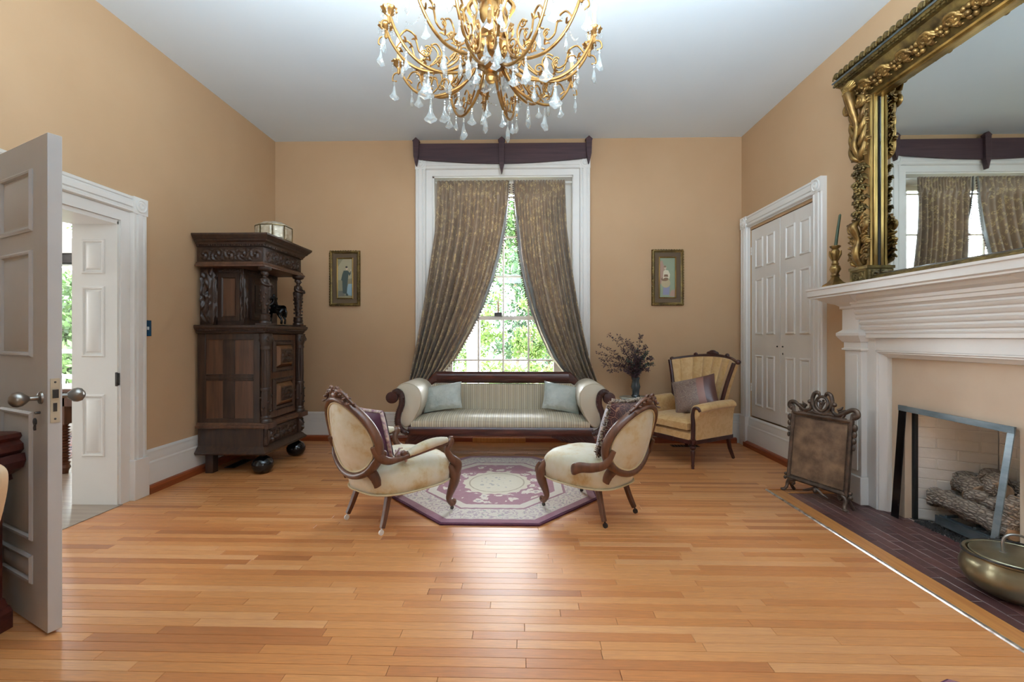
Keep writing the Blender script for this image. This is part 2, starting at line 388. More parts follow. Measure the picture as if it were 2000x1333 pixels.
med = t.mix(t.math('MULTIPLY', t.math('LESS_THAN', fine, .24), t.math('LESS_THAN', rad, .2)), 'd8d0ba', 'a8a39c')
med = t.mix(t.math('LESS_THAN', t.math('ABSOLUTE', t.math('SUBTRACT', rad, .29)), .008), med, 'a89a80')
scal = t.math('ADD', .35, t.math('MULTIPLY', t.math('SINE', t.math('MULTIPLY', t.math('ARCTAN2', ay, ax), 16.0)), .014))
c = t.mix(t.math('LESS_THAN', rad, scal), c, med)
c = t.mix(t.math('MULTIPLY', wool, .25), c, '6a5555')
t.set(c, .9, 0, Sheen_Weight=.3); t.bump(t.math('ADD', t.math('MULTIPLY', wool, .4), fl), .5, .006); M['rug'] = t.m
M['rugedge'] = simple('plum_rug_edge', '43182c', '5a2640', .9, scale=60)
t = NT('persian_rug'); f = t.noise(t.co((1,1,1), 'World'), 9, 2, .5, 1.5)
t.set(t.ramp(f, [(.35, '3a4258'), (.45, 'b9b2b0'), (.55, '9b5a54'), (.62, 'a9a3a6')], 'CONSTANT'), .9); M['prug'] = t.m
# greenery
def leafm(name, a, b_, tr=.35):
    t = NT(name); oi = t.n('NewGeometry').outputs['Random Per Island']
    c = t.ramp(oi, [(0, a), (1, b_)]); t.set(c, .55)
    tl = t.n('BsdfTranslucent'); t.l(c, tl.inputs[0]); mx = t.n('MixShader'); mx.inputs[0].default_value = tr
    t.l(t.p.outputs[0], mx.inputs[1]); t.l(tl.outputs[0], mx.inputs[2]); t.l(mx.outputs[0], t.out.inputs[0]); return t.m
M['leaf'] = leafm('tree_leaves', '1e3618', '44602c'); M['leafl'] = leafm('light_leaves', '3a5420', '5c7434'); M['leafd'] = leafm('blue_green_leaves', '1a3420', '3a5a36')
M['dried'] = leafm('dried_flower_leaves', '2a1a22', '5a4048', .1); M['driedg'] = leafm('dried_green_leaves', '2c4038', '4a6458', .1)
M['bark2'] = simple('tree_bark', '4a3c30', '6d5a48', .9, scale=8, bump=.5)
M['lawn'] = simple('lawn_and_gravel', '8f9470', 'b5a58f', .95, scale=.35, lo=.45, hi=.6, bump=.2)
# ================================================================== SETTING
XL, XR, YB, ZC, YR = -2.93, 2.52, 5.26, 3.525, -2.2
WX0, WX1, WZ0, WZ1 = -1.06, .595, .50, 3.10       # window_1 opening
DY0, DY1, DZ = 2.20, 3.19, 2.05                      # door opening in wall_left
# --- walls
b = B(); b.box(XL-.32, WX0, YB, YB+.34, -.02, ZC); b.box(WX1, XR+.7, YB, YB+.34, -.02, ZC)
b.box(WX0, WX1, YB, YB+.34, -.02, WZ0); b.box(WX0, WX1, YB, YB+.34, WZ1, ZC)
struct('wall_back', b, M['wall'], sm=0)
b = B(); b.box(XL-.32, XL, YR-.2, DY0, -.02, ZC); b.box(XL-.32, XL, DY1, YB, -.02, ZC); b.box(XL-.32, XL, DY0, DY1, DZ, ZC)
struct('wall_left', b, M['wall'], sm=0)
FY0, FY1, FZ = 2.385, 3.085, .73                       # firebox opening
b = B(); b.box(XR, XR+.7, 3.5, 3.93, -.02, ZC); b.box(XR, XR+.7, 5.06, YB, -.02, ZC)
b.box(XR, XR+.7, 3.93, 5.06, 2.40, ZC); b.box(XR, XR+.7, 3.93, 5.06, -.02, .33); b.box(XR+.12, XR+.7, 3.93, 5.06, .33, 2.40)
b.box(XR, XR+.7, YR-.2, 1.9, -.02, ZC); b.box(XR, XR+.7, 1.9, 3.5, 1.3, ZC)
struct('wall_right', b, M['wall'], sm=0)
b = B(); PX = 2.56
b.box(PX, PX+.05, 1.9, FY0, 0, 1.3); b.box(PX, PX+.05, FY1, 3.5, 0, 1.3); b.box(PX, PX+.05, FY0, FY1, FZ, 1.3)
struct('wall_fireplace_surround', b, M['plaster'], sm=0)
b = B(); b.box(XL-.32, XR+.7, YR-.2, YR, -.02, ZC); struct('wall_rear', b, M['wall'], sm=0)
b = B(); b.box(XL-.32, XR+.7, YR-.2, YB+.34, ZC, ZC+.1); struct('ceiling', b, M['ceiling'], sm=0)
# --- floor of oak strips
b = B(); b.box(XL-.3, XR+.05, YR, YB, -.12, -.022); floor = struct('floor', b, M['black'], sm=0); OFF[floor] = floor.location.copy()
PWD = .0512
def rows():
    r = random.Random(3); y = 1.50; out = []
    ys = [1.50 + i*PWD for i in range(int((YB - 1.50)/PWD) + 1)] + [1.50 - (i+1)*PWD for i in range(int((1.5 - YR)/PWD))]
    for y in ys:
        x = XL + .02; xe = 1.922 if y < 3.615 else 2.50
        if DY0 - .03 < y < DY1: x = XL - .02
        x1 = x + r.uniform(.1, .9)
        while x < xe - .02:
            x1 = min(x1, xe)
            if xe - x1 < .12: x1 = xe
            out.append((x, x1, y, min(y + PWD, YB))); x = x1; x1 = x + r.choice((.35,.5,.7,.9,1.1,1.4)) * r.uniform(.8, 1.15)
    return out
def plank_b(b, x0, x1, y0, y1):
    e = .0008; c = .0007
    b.rings([[(x0+e,y0+e,-.021),(x1-e,y0+e,-.021),(x1-e,y1-e,-.021),(x0+e,y1-e,-.021)], [(x0+e,y0+e,-c),(x1-e,y0+e,-c),(x1-e,y1-e,-c),(x0+e,y1-e,-c)],
             [(x0+e+c,y0+e+c,0),(x1-e-c,y0+e+c,0),(x1-e-c,y1-e-c,0),(x0+e+c,y1-e-c,0)]])
allp = rows()
for p in allp[:300]:
    b = B(); plank_b(b, *p); o = ob('plank', b, M['floor'], floor, sm=0)
b = B()
for p in allp[300:]: plank_b(b, *p)
ob('planks', b, M['floor'], floor, sm=0, kind='stuff')
# --- hearth : border board, metal strip, brick pavers
b = B(); b.box(1.925, 2.64, 1.0, 3.61, -.12, -.03); hearth = struct('floor_hearth', b, M['mortar'], sm=0); OFF[hearth] = hearth.location.copy()
b = B(); b.box(1.945, 2.05, 1.0, 3.61, -.03, .004); b.box(2.05, 2.53, 3.565, 3.61, -.03, .003); ob('border_board', b, M['border'], hearth, bev=.003)
b = B(); b.sweep([(0,0),(.024,0),(.02,.006),(.012,.008),(.004,.006)], (1.922,.9,0), (1.922,3.63,0), (1,0,0), (0,0,1))
t_ = simple('worn_metal_strip', '9a8f86', 'e0dcd6', .3, .8, scale=30, lo=.35, hi=.6); ob('threshold_strip', b, t_, hearth)
b = B(); b.box(2.05, 2.60, 1.0, 3.565, -.029, -.0055); ob('mortar', b, M['mortar'], hearth, sm=0)
r = random.Random(5); bw, bl = .0665, .205
for i in range(8):
    x0 = 2.052 + i*bw; y = 3.563 - (bl*.5 if i % 2 else 0) + 0
    ys = [3.563]; 
    while y > 1.0:
        if y < 3.56: ys.append(y)
        y -= bl
    for y1, y0 in zip(ys[:-1], ys[1:]):
        if x0 + bw > 2.6: continue
        b = B(); g = .002
        b.box(x0 + g + (.002 if i in (3,6) else 0), x0 + bw - g, y0 + g, y1 - g, -.03, r.uniform(-.0045, -.002)); ob('brick', b, M['hbrick'], hearth, bev=.002)
# --- adjoining room seen through the door opening
b = B(); b.box(-8, XL-.30, .5, 5.7, -.1, -.004); struct('floor_adjoining', b, M['sidefloor'], sm=0)
b = B(); b.box(XL-.34, XL+.035, DY0, DY1, -.02, .004); struct('trim_threshold', b, M['sidefloor'], sm=0)
b = B(); b.box(-8, -6.50, 5.7, 5.86, -.1, 3.5); b.box(-5.55, XL-.3, 5.7, 5.86, -.1, 3.5); b.box(-6.5, -5.55, 5.7, 5.86, -.1, .42); b.box(-6.5, -5.55, 5.7, 5.86, 2.80, 3.5)
b.box(-6.5, -5.55, 5.7, 5.86, 2.22, 2.50)
struct('wall_adjoining_far', b, M['trim'], sm=0)
b = B(); b.box(-8.1, -8, .5, 5.86, -.1, 3.5); b.box(-8.1, XL-.32, .4, .5, -.1, 3.5); b.box(-8.1, XL-.3, .4, 5.86, 3.5, 3.6)
struct('wall_adjoining', b, M['trim'], sm=0)
w2 = B(); w2.box(-6.5, -5.55, 5.74, 5.80, .42, .50); w2.box(-6.5, -5.55, 5.74, 5.80, 2.15, 2.22)
for x in (-6.5, -5.60): w2.box(x, x+.05, 5.74, 5.80, .42, 2.8)
win2 = struct('window_2', w2, M['trim'], sm=0); OFF[win2] = win2.location.copy()
b = B(); b.box(-6.05, -6.02, 5.75, 5.79, 2.5, 2.8); b.box(-5.84, -5.82, 5.75, 5.79, 2.5, 2.8); ob('muntin', b, M['trim'], win2, sm=0)
for z0, z1 in ((.5, 2.15), (2.5, 2.8)):
    b = B(); b.box(-6.45, -5.6, 5.765, 5.771, z0, z1); ob('pane', b, M['glass'], win2, sm=0)
b = B(); b.box(-6.46, -5.58, 5.66, 5.735, 2.16, 2.30); ob('rolled_blind', b, M['hardware'], win2, bev=.02)
# --- baseboards and shoe moulding (profile: a = out from the wall, c = up)
BP = [(0,0),(.034,0),(.034,.205),(.030,.215),(.030,.232),(.022,.245),(.022,.285),(.017,.295),(.017,.315),(.009,.328),(0,.334)]
SP = [(.034,0),(.062,0),(.062,.045),(.052,.06),(.034,.066)]
def base(name, p0, p1, A):
    b = B(); b.sweep(BP, p0, p1, A, (0,0,1)); o = struct(name, b, M['trim'], sm=30); OFF[o] = o.location.copy(); return o
def shoe(parent, p0, p1, A):
    b = B(); b.sweep(SP, p0, p1, A, (0,0,1)); ob('shoe_moulding', b, M['shoe'], parent, sm=30)
o = base('baseboard_back', (XL,YB,0), (-1.25,YB,0), (0,-1,0)); shoe(o, (XL+.03,YB,0), (-1.25,YB,0), (0,-1,0))
o = base('baseboard_back', (.765,YB,0), (XR,YB,0), (0,-1,0)); shoe(o, (.765,YB,0), (XR-.08,YB,0), (0,-1,0))
o = base('baseboard_back_window', (-1.25,YB,0), (.765,YB,0), (0,-1,0)); shoe(o, (-1.25,YB,0), (.765,YB,0), (0,-1,0))
o = base('baseboard_left', (XL,3.392,0), (XL,YB,0), (1,0,0)); shoe(o, (XL,3.40,0), (XL,YB-.06,0), (1,0,0))
o = base('baseboard_left_front', (XL,YR,0), (XL,2.0,0), (1,0,0)); shoe(o, (XL,YR,0), (XL,2.0,0), (1,0,0))
o = base('baseboard_right', (XR,3.82,0), (XR,5.17,0), (-1,0,0)); shoe(o, (XR,3.82,0), (XR,5.10,0), (-1,0,0))
o = base('baseboard_right_front', (XR,YR,0), (XR,1.85,0), (-1,0,0)); shoe(o, (XR,YR,0), (XR,.9,0), (-1,0,0))
# --- fluted casings
CP = [(0,0),(0,.036),(.006,.046),(.022,.046),(.028,.036),(.036,.036),(.042,.048),(.080,.048),(.086,.036),(.094,.036),(.100,.046),(.114,.046),(.120,.036),(.124,0)]
def block(b, o, U, Vv, N, s):
    o, U, Vv, N = V(o), V(U), V(Vv), V(N)
    b.prism([o, o+U*s, o+U*s+Vv*s, o+Vv*s], N*.052)
    c = o + U*s/2 + Vv*s/2 + N*.052; i0 = len(b.v)
    Mx = MX((( U.x,Vv.x,N.x,c.x),(U.y,Vv.y,N.y,c.y),(U.z,Vv.z,N.z,c.z),(0,0,0,1)))
    b.lathe([(s*.40,-.004),(s*.40,.008),(s*.34,.010),(s*.30,.002),(s*.22,.002),(s*.2,.010),(s*.12,.012),(s*.09,.004),(0,.003)], n=20); b.tf(Mx, i0)
def casing(name, o, U, N, w, h, s=.124, plinth=.0, inner=.055, fr=.02):
    """o = lower outer corner on the wall, U along the wall, w outer width, h outer height"""
    o, U, N = V(o), V(U), V(N); Z = V((0,0,1)); b = B()
    b.sweep(CP, o + Z*plinth, o + Z*(h-s), U, N); b.sweep(CP, o + U*w + Z*plinth, o + U*w + Z*(h-s), -U, N)
    b.sweep(CP, o + U*s + Z*h, o + U*(w-s) + Z*h, -Z, N)
    root = struct(name, b, M['trim'], sm=25); OFF[root] = root.location.copy()
    for k in (0, 1):
        b = B(); block(b, o + U*((w - s)*k) + Z*(h - s), U, Z, N, s); ob('corner_block', b, M['trim'], root)
        if plinth:
            b = B(); q = o + U*((w - s)*k) - U*.004; b.prism([q, q+U*(s+.008), q+U*(s+.008)+N*.062, q+N*.062], Z*plinth); ob('plinth_block', b, M['trim'], root, bev=.004)
    if inner:
        b = B()
        for a in (s, w - s - inner): q = o + U*a; b.prism([q, q+U*inner, q+U*inner+N*fr, q+N*fr], Z*(h-s))
        q = o + U*(s+inner) + Z*(h-s-inner); b.prism([q, q+U*(w-2*s-2*inner), q+U*(w-2*s-2*inner)+N*fr, q+N*fr], Z*inner)
        ob('inner_facing', b, M['trim'], root, sm=0)
    return root
casing('trim_window', (-1.254,YB,.34), (1,0,0), (0,-1,0), 2.03, 2.95, inner=.071)
casing('trim_doorway', (XL,3.39,0), (0,-1,0), (1,0,0), 1.39, 2.26, plinth=.30, inner=.075)
casing('trim_closet', (XR,3.80,.335), (0,1,0), (-1,0,0), 1.39, 2.22, inner=.007)
b = B(); b.box(XR-.06, XR, 3.80, 3.93, 0, .335); b.box(XR-.06, XR, 5.06, 5.19, 0, .335); struct('trim_closet_plinth', b, M['trim'], bev=.004)
# --- window_1 : jamb lining, two sashes of small panes
b = B(); t0 = .02
b.box(WX0-.001, WX0+t0, YB-.001, YB+.34, WZ0, WZ1); b.box(WX1-t0, WX1+.001, YB-.001, YB+.34, WZ0, WZ1); b.box(WX0, WX1, YB-.001, YB+.34, WZ1-t0, WZ1)
b.box(WX0+t0, WX0+.135, YB+.15, YB+.30, WZ0, WZ1-t0); b.box(WX1-.135, WX1-t0, YB+.15, YB+.30, WZ0, WZ1-t0); b.box(WX0+.135, WX1-.135, YB+.15, YB+.30, WZ1-.09, WZ1-t0)
win = struct('window_1', b, M['trim'], sm=0); OFF[win] = win.location.copy()
b = B(); b.box(WX0, WX1, YB-.03, YB+.34, WZ0-.03, WZ0+.02); ob('window_sill', b, M['trim'], win, bev=.006)
XS = [-.848, -.539, -.239, .066, .365]
def sash(name, z0, z1, zs, y, bot, top):
    b = B(); x0, x1 = WX0+.135, WX1-.135
    b.box(x0, XS[0]-.004, y, y+.04, z0, z1); b.box(XS[-1]+.004, x1, y, y+.04, z0, z1); b.box(x0, x1, y-.006, y+.042, z0, z0+bot); b.box(x0, x1, y+.001, y+.041, z1-top, z1)
    s = ob(name, b, M['trim'], win, sm=0)
    gl = sorted([z0+bot] + zs + [z1-top])
    for x in XS[1:-1]: b = B(); b.box(x-.011, x+.011, y+.006, y+.034, z0+bot, z1-top); ob('muntin', b, M['trim'], s, sm=0)
    for z in zs: b = B(); b.box(XS[0], XS[-1], y+.007, y+.033, z-.010, z+.010); ob('muntin', b, M['trim'], s, sm=0)
    for i in range(4):
        for j in range(len(gl)-1):
            b = B(); b.box(XS[i]+.008, XS[i+1]-.008, y+.018, y+.021, gl[j], gl[j+1]); ob('pane', b, M['glass'], s, sm=0)
    return s
sash('lower_sash', WZ0+.02, 1.465, [.934], YB+.17, .07, .045)
sash('upper_sash', 1.425, WZ1-.09, [1.95, 2.434, 2.92], YB+.22, .045, .05)
# --- panelled jamb lining of the doorway
b = B(); jx0, jx1 = XL-.33, XL+.005
b.box(jx0, jx1, DY1-.012, DY1+.03, 0.0, DZ); b.box(jx0, jx1, DY0-.03, DY0+.012, 0, DZ); b.box(jx0, jx1, DY0, DY1, DZ-.02, DZ+.02)
jam = struct('trim_door_jamb', b, M['trim'], sm=0); OFF[jam] = jam.location.copy()
PP = [(0,0),(.012,.010),(.02,.010),(.03,.003),(.03,0)]
def panel(b, o, U, Vv, N, w, h, field=.010):
    o, U, Vv, N = V(o), V(U), V(Vv), V(N)
    b.frame(o, U, Vv, N, w, h, [(0,0),(0,.004),(.008,.011),(.016,.009),(.022,.001),(.022,0)])
    q = o + U*.03 + Vv*.03
    b.rings([[q, q+U*(w-.06), q+U*(w-.06)+Vv*(h-.06), q+Vv*(h-.06)], [q+(U+Vv)*.014+N*field, q+U*(w-.074)+Vv*.014+N*field, q+U*(w-.074)+Vv*(h-.074)+N*field, q+U*.014+Vv*(h-.074)+N*field]])
for z0, z1 in ((.35,.80),(1.07,1.58),(1.67,1.92)):
    b = B(); panel(b, (XL-.255, DY1-.012, z0), (1,0,0), (0,0,1), (0,-1,0), .17, z1-z0); ob('raised_panel', b, M['trim'], jam)
b = B(); b.box(XL-.005, XL+.012, DY1-.02, DY1-.012, .86, .96); b.box(XL+.006, XL+.012, DY1-.022, DY1+.012, .865, .955); ob('strike_plate', b, M['hardware'], jam, bev=.003)
# --- door_1 : open panelled leaf
hinge = V((-2.862, 2.215, 0)); free = V((-1.925, 1.778, 0)); dv = free - hinge; DW = dv.length; ang = atan2(dv.y, dv.x)
door = bpy.data.objects.new('door_1', None); COL.objects.link(door); door.location = hinge; door.rotation_euler = (0, 0, ang); door['kind'] = 'structure'
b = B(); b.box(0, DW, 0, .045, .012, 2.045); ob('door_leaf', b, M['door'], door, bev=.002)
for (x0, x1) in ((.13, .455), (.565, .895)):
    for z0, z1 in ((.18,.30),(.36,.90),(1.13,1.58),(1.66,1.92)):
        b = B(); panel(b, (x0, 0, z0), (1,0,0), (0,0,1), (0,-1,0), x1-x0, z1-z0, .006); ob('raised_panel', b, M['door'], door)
for sg, y in ((-1, 0), (1, .045)):
    b = B(); i0 = 0; b.lathe([(.0,0),(.026,0),(.024,.006),(.010,.010),(.009,.035),(.016,.042),(.028,.056),(.031,.068),(.027,.082),(.014,.092),(0,.094)], n=20)
    b.tf(MX.Translation((DW-.06, y, .965)) @ MX.Rotation(R(90) * (1 if sg < 0 else -1), 4, 'X')); ob('door_knob', b, M['knob'], door)
b = B(); b.box(DW-.001, DW+.003, .008, .037, .865, 1.045); pl = ob('lock_plate', b, M['plate'], door, label='brass coloured mortise lock plate')
b = B(); b.box(DW+.002, DW+.010, .014, .031, .965, 1.0); b.box(DW+.0025, DW+.004, .016, .028, .91, .945)
for z in (.88, 1.03): b.ball((DW+.003, .0225, z), .004, 8, 6)
ob('latch', b, M['hardware'], pl)
b = B(); b.tube([(DW-.055,-.004,.905),(DW-.055,-.02,.905)], .005); b.tube(spiral((DW-.055,-.02,.87), (1,0,0), (0,0,1), .012, .012, 1, 0), .003, 6); b.tube([(DW-.055,-.02,.885),(DW-.055,-.02,.835)], .004, 6); b.box(DW-.066,DW-.05,-.022,-.018,.838,.85)
ob('key', b, M['hardware'], door)
# --- door_2, door_3 : the closet leaves set in wall_right above the baseboard
for nm, y0, y1 in (('door_2', 4.50, 5.055), ('door_3', 3.935, 4.495)):
    b = B(); b.box(XR+.010, XR+.05, y0+.002, y1-.002, .345, 2.395); d = struct(nm, b, M['trim'], bev=.003); OFF[d] = d.location.copy()
    wd = y1 - y0; pw = (wd - .09*2 - .07) / 2
    for k in range(2):
        for z0, z1 in ((.47, 1.02), (1.24, 1.84), (1.96, 2.28)):
            b = B(); panel(b, (XR+.010, y0 + .09 + k*(pw+.07), z0), (0,1,0), (0,0,1), (-1,0,0), pw, z1-z0, .006); ob('raised_panel', b, M['trim'], d)
    b = B()
    yy = y1 - .012 if nm == 'door_2' else y0 + .012
    for z in (.62, 2.12):
        for q in range(3): b.tube([(XR+.004, yy, z+q*.03), (XR+.004, yy, z+.026+q*.03)], .006, 8)
    ob('hinge', b, M['trim'], d)
    b = B(); b.ball((XR+.008, (y0+.045 if nm == 'door_2' else y1-.045), 1.12), .008, 10, 8)
    if nm == 'door_3': b.box(XR+.006, XR+.012, y1-.048, y1-.042, 1.04, 1.06)
    ob('keyhole', b, M['black'], d)
# --- firebox of white painted bricks
b = B(); b.box(PX, 3.14, 2.25, 3.2, -.02, -.006); fb = struct('wall_firebox', b, M['cinder'], sm=0); OFF[fb] = fb.location.copy()
b = B(); b.prism([(PX+.05,3.09,0),(2.98,2.90,0),(2.98,3.2,0),(PX+.05,3.2,0)], (0,0,.9)); b.box(2.985, 3.15, 2.3, 3.2, 0, .9); b.prism([(PX+.1,2.38,0),(2.98,2.52,0),(2.98,2.2,0),(PX+.1,2.2,0)], (0,0,.9)); b.box(PX+.1, 3.15, 2.2, 3.2, .86, .95)
ob('firebox_mortar', b, M['wbrick'], fb, sm=0)
r = random.Random(11)
def brickwall(p0, p1, inn, zmax):
    p0, p1, inn = V(p0), V(p1), V(inn); d = (p1 - p0); L = d.length; d.normalize(); z = .004; row = 0; h = .068
    while z < zmax:
        x = -.10 * (row % 2)
        while x < L:
            a, c_ = max(x, 0) + .002, min(x + .205, L) - .002
            if c_ - a > .03:
                pr = r.uniform(.002, .006); q = p0 + d*a + V((0,0,z)); e = d*(c_-a)
                b = B(); b.prism([q - inn*.01, q - inn*.01 + e, q + inn*pr + e, q + inn*pr], (0,0,h-.004)); ob('brick', b, M['wbrick'], fb, bev=.004)
            x += .209
        z += h; row += 1
dn = V((.32,-.165,0)).normalized(); brickwall((PX+.065,3.082,0), (2.98,2.90,0), (-.46,-.89,0), .80)
brickwall((2.985,2.90,0), (2.985,2.52,0), (-1,0,0), .80)
# dark sooty reveal strip at the far jamb
b = B(); b.box(PX+.045, PX+.07, 3.062, 3.088, 0, FZ); ob('sooty_jamb_edge', b, M['black'], fb, bev=.004)
# --- mantel (white painted)
mt = bpy.data.objects.new('trim_mantel', None); COL.objects.link(mt); mt.location = (2.45, 2.70, 0); mt['kind'] = 'structure'; OFF[mt] = V(mt.location)
def mp_(name, b, **k): return ob(name, b, M['trim'], mt, **k)
ys0, ys1 = 1.77, 3.63
b = B(); b.sweep([(2.52,1.59),(2.24,1.59),(2.24,1.575),(2.25,1.57),(2.25,1.53),(2.262,1.522),(2.262,1.512),(2.52,1.512)], (0,ys0,0), (0,ys1,0), (1,0,0), (0,0,1)); mp_('mantel_shelf', b, sm=25)
fr = [(2.56,1.514),(2.335,1.514),(2.345,1.49),(2.365,1.478),(2.378,1.475),(2.378,1.455),(2.388,1.45),(2.388,1.43),(2.398,1.425)]
z = 1.425; x = 2.398
for i in range(5):
    fr += [(x+.004, z-.006), (x+.016, z-.012), (x+.016, z-.022), (x+.008, z-.027), (x+.010, z-.036)]; z -= .038; x += .010
fr += [(2.452, z), (2.452, 1.21), (2.47, 1.205), (2.56, 1.205)]
b = B(); b.sweep(fr, (0,2.06,0), (0,3.34,0), (1,0,0), (0,0,1)); mp_('reeded_frieze', b, sm=25)
b = B(); b.box(2.487, 2.56, 2.16, 3.24, 1.12, 1.206); b.box(2.485, 2.56, 3.24, 3.50, 0, 1.3); b.box(2.485, 2.56, 1.90, 2.16, 0, 1.3); mp_('fascia', b, bev=.003)
IM = [(0,0),(0,.075),(.008,.075),(.014,.066),(.020,.066),(.030,.045),(.046,.03),(.050,.02),(.050,0)]
b = B(); b.sweep([(a, c-.0) for a, c in IM], (2.56,3.24,0), (2.56,3.24,1.12), (0,-1,0), (-1,0,0)); b.sweep(IM, (2.56,2.16,0), (2.56,2.16,1.12), (0,1,0), (-1,0,0)); b.sweep(IM, (2.56,3.24,1.12), (2.56,2.16,1.12), (0,0,-1), (-1,0,0)); mp_('inner_moulding', b, sm=25)
for y0, y1 in ((3.318, 3.484), (1.916, 2.082)):
    b = B(); b.box(2.445, 2.5, y0, y1, .2, 1.12); b.box(2.438, 2.445, y0+.03, y1-.03, .24, 1.09); mp_('pilaster', b, bev=.004)
    b = B(); b.box(2.43, 2.5, y0-.014, y1+.014, 0, .2); mp_('pilaster_plinth', b, bev=.005)
    b = B(); yc = (y0+y1)/2; hw = (y1-y0)/2
    for zz, o_, x in ((1.115,.004,2.44),(1.118,.014,2.43),(1.130,.014,2.43),(1.134,.004,2.44),(1.175,.004,2.44),(1.18,.012,2.43),(1.215,.03,2.405),(1.225,.034,2.40),(1.245,.034,2.40),(1.262,.012,2.42),(1.27,0,2.425),(1.42,0,2.425),(1.428,.012,2.412),(1.445,.012,2.412),(1.46,.03,2.395),(1.475,.06,2.35),(1.495,.085,2.31),(1.513,.10,2.29)):
        b.v += [V((2.56, yc-hw-o_, zz)), V((x, yc-hw-o_, zz)), V((x, yc+hw+o_, zz)), V((2.56, yc+hw+o_, zz))]
    n = len(b.v)//4
    for i in range(n-1):
        for j in range(4): b.f.append((i*4+j, i*4+(j+1)%4, i*4+4+(j+1)%4, i*4+4+j)); b.m.append(0)
    mp_('pilaster_capital', b, sm=20)
# light switch, outlet, registers
s = thing('light_switch', 'dark blue-black light switch plate on wall beside doorway casing', 'switch', (XL+.001, 3.44, 1.225))
b = B(); b.box(XL+.001, XL+.008, 3.395, 3.475, 1.222, 1.345); ob('switch_plate', b, simple('blue_black_plate', '173a52', None, .25), s, bev=.002)
b = B(); b.box(XL+.007, XL+.02, 3.43, 3.44, 1.27, 1.295); ob('toggle', b, M['trim'], s, bev=.002)
s = thing('wall_outlet', 'dark square outlet in the baseboard behind the wing chair', 'outlet', (2.345, YB-.036, .1))
b = B(); b.box(2.318, 2.372, YB-.042, YB-.0335, .075, .13); ob('outlet_plate', b, M['hardware'], s, bev=.003)
b = B(); b.box(2.332, 2.342, YB-.045, YB-.04, .09, .115); b.box(2.348, 2.358, YB-.045, YB-.04, .09, .115); ob('socket', b, M['trim'], s)
def register(loc, w, d, label):
    s = thing('floor_register', label, 'vent', loc, 0)
    b = B(); b.box(-w/2, w/2, -d/2, d/2, 0, .004); ob('register_plate', b, M['hardware'], s)
    b = B()
    for i in range(9): x = -w/2 + .02 + i*(w-.04)/8; b.box(x-.004, x+.004, -d/2+.012, d/2-.012, .004, .007)
    ob('grille', b, M['black'], s, sm=0)
register((-2.72, 4.25, 0), .10, .28, 'black floor register under the carved cabinet by the left baseboard')
register((1.80, 5.06, 0), .30, .09, 'black floor register behind the wing chair')
b = B(); b.box(-.58, .03, YB-.10, YB-.064, 0, .055); solo('baseboard_register', b, M['border'], 'pale wooden block at baseboard seen below the sofa', 'vent', bev=.006)
b = B(); b.lathe([(.0,0),(.045,0),(.05,.02),(.045,.05),(.03,.075),(.0,.085)], (-2.12, 5.08, 0), 16); solo('doorstop', b, M['black'], 'small black iron doorstop by back baseboard behind the gold armchair', 'doorstop')
# ================================================================== WINDOW DRESSING
t = thing('window_pelmet', 'dark wooden pelmet board with three pointed posts above the window casing', 'pelmet', (-.25, YB, 3.16))
b = B(); n = 24; x0, x1 = -1.22, .745; pts_t = [(x0, 3.452), (x1, 3.44)]
poly = [(x0, YB-.05, 3.452)] + [(x0 + (x1-x0)*i/n, YB-.05, 3.27 - .055*sin(pi*i/n)**1 + .0*i) for i in range(n+1)] + [(x1, YB-.05, 3.445)]
b.prism(poly, (0,-.03,0)); ob('board', b, M['cornicew'], t, sm=20, bev=.003)
for x, zt, zb in ((-1.232, 3.512, 3.19), (-.245, 3.512, 3.095), (.752, 3.512, 3.20)):
    b = B(); w_ = .034; q = [(x-w_,3.46),(x-w_-.008,3.475),(x,zt),(x+w_+.008,3.475),(x+w_,3.46),(x+w_*.85,zb+.11),(x+.004,zb),(x-.004,zb),(x-w_*.85,zb+.11)]
    b.prism([(a, YB-.06, c) for a, c in q], (0,-.055,0)); ob('post', b, M['cornicew'], t, sm=20, bev=.003)
b = B(); b.tube([(-1.03, YB-.055+.08, 3.03), (.57, YB+.03, 3.03)], .010); solo('curtain_rod', b, M['trim'], 'thin white curtain rod behind the pleated curtain headings', 'curtain rod')
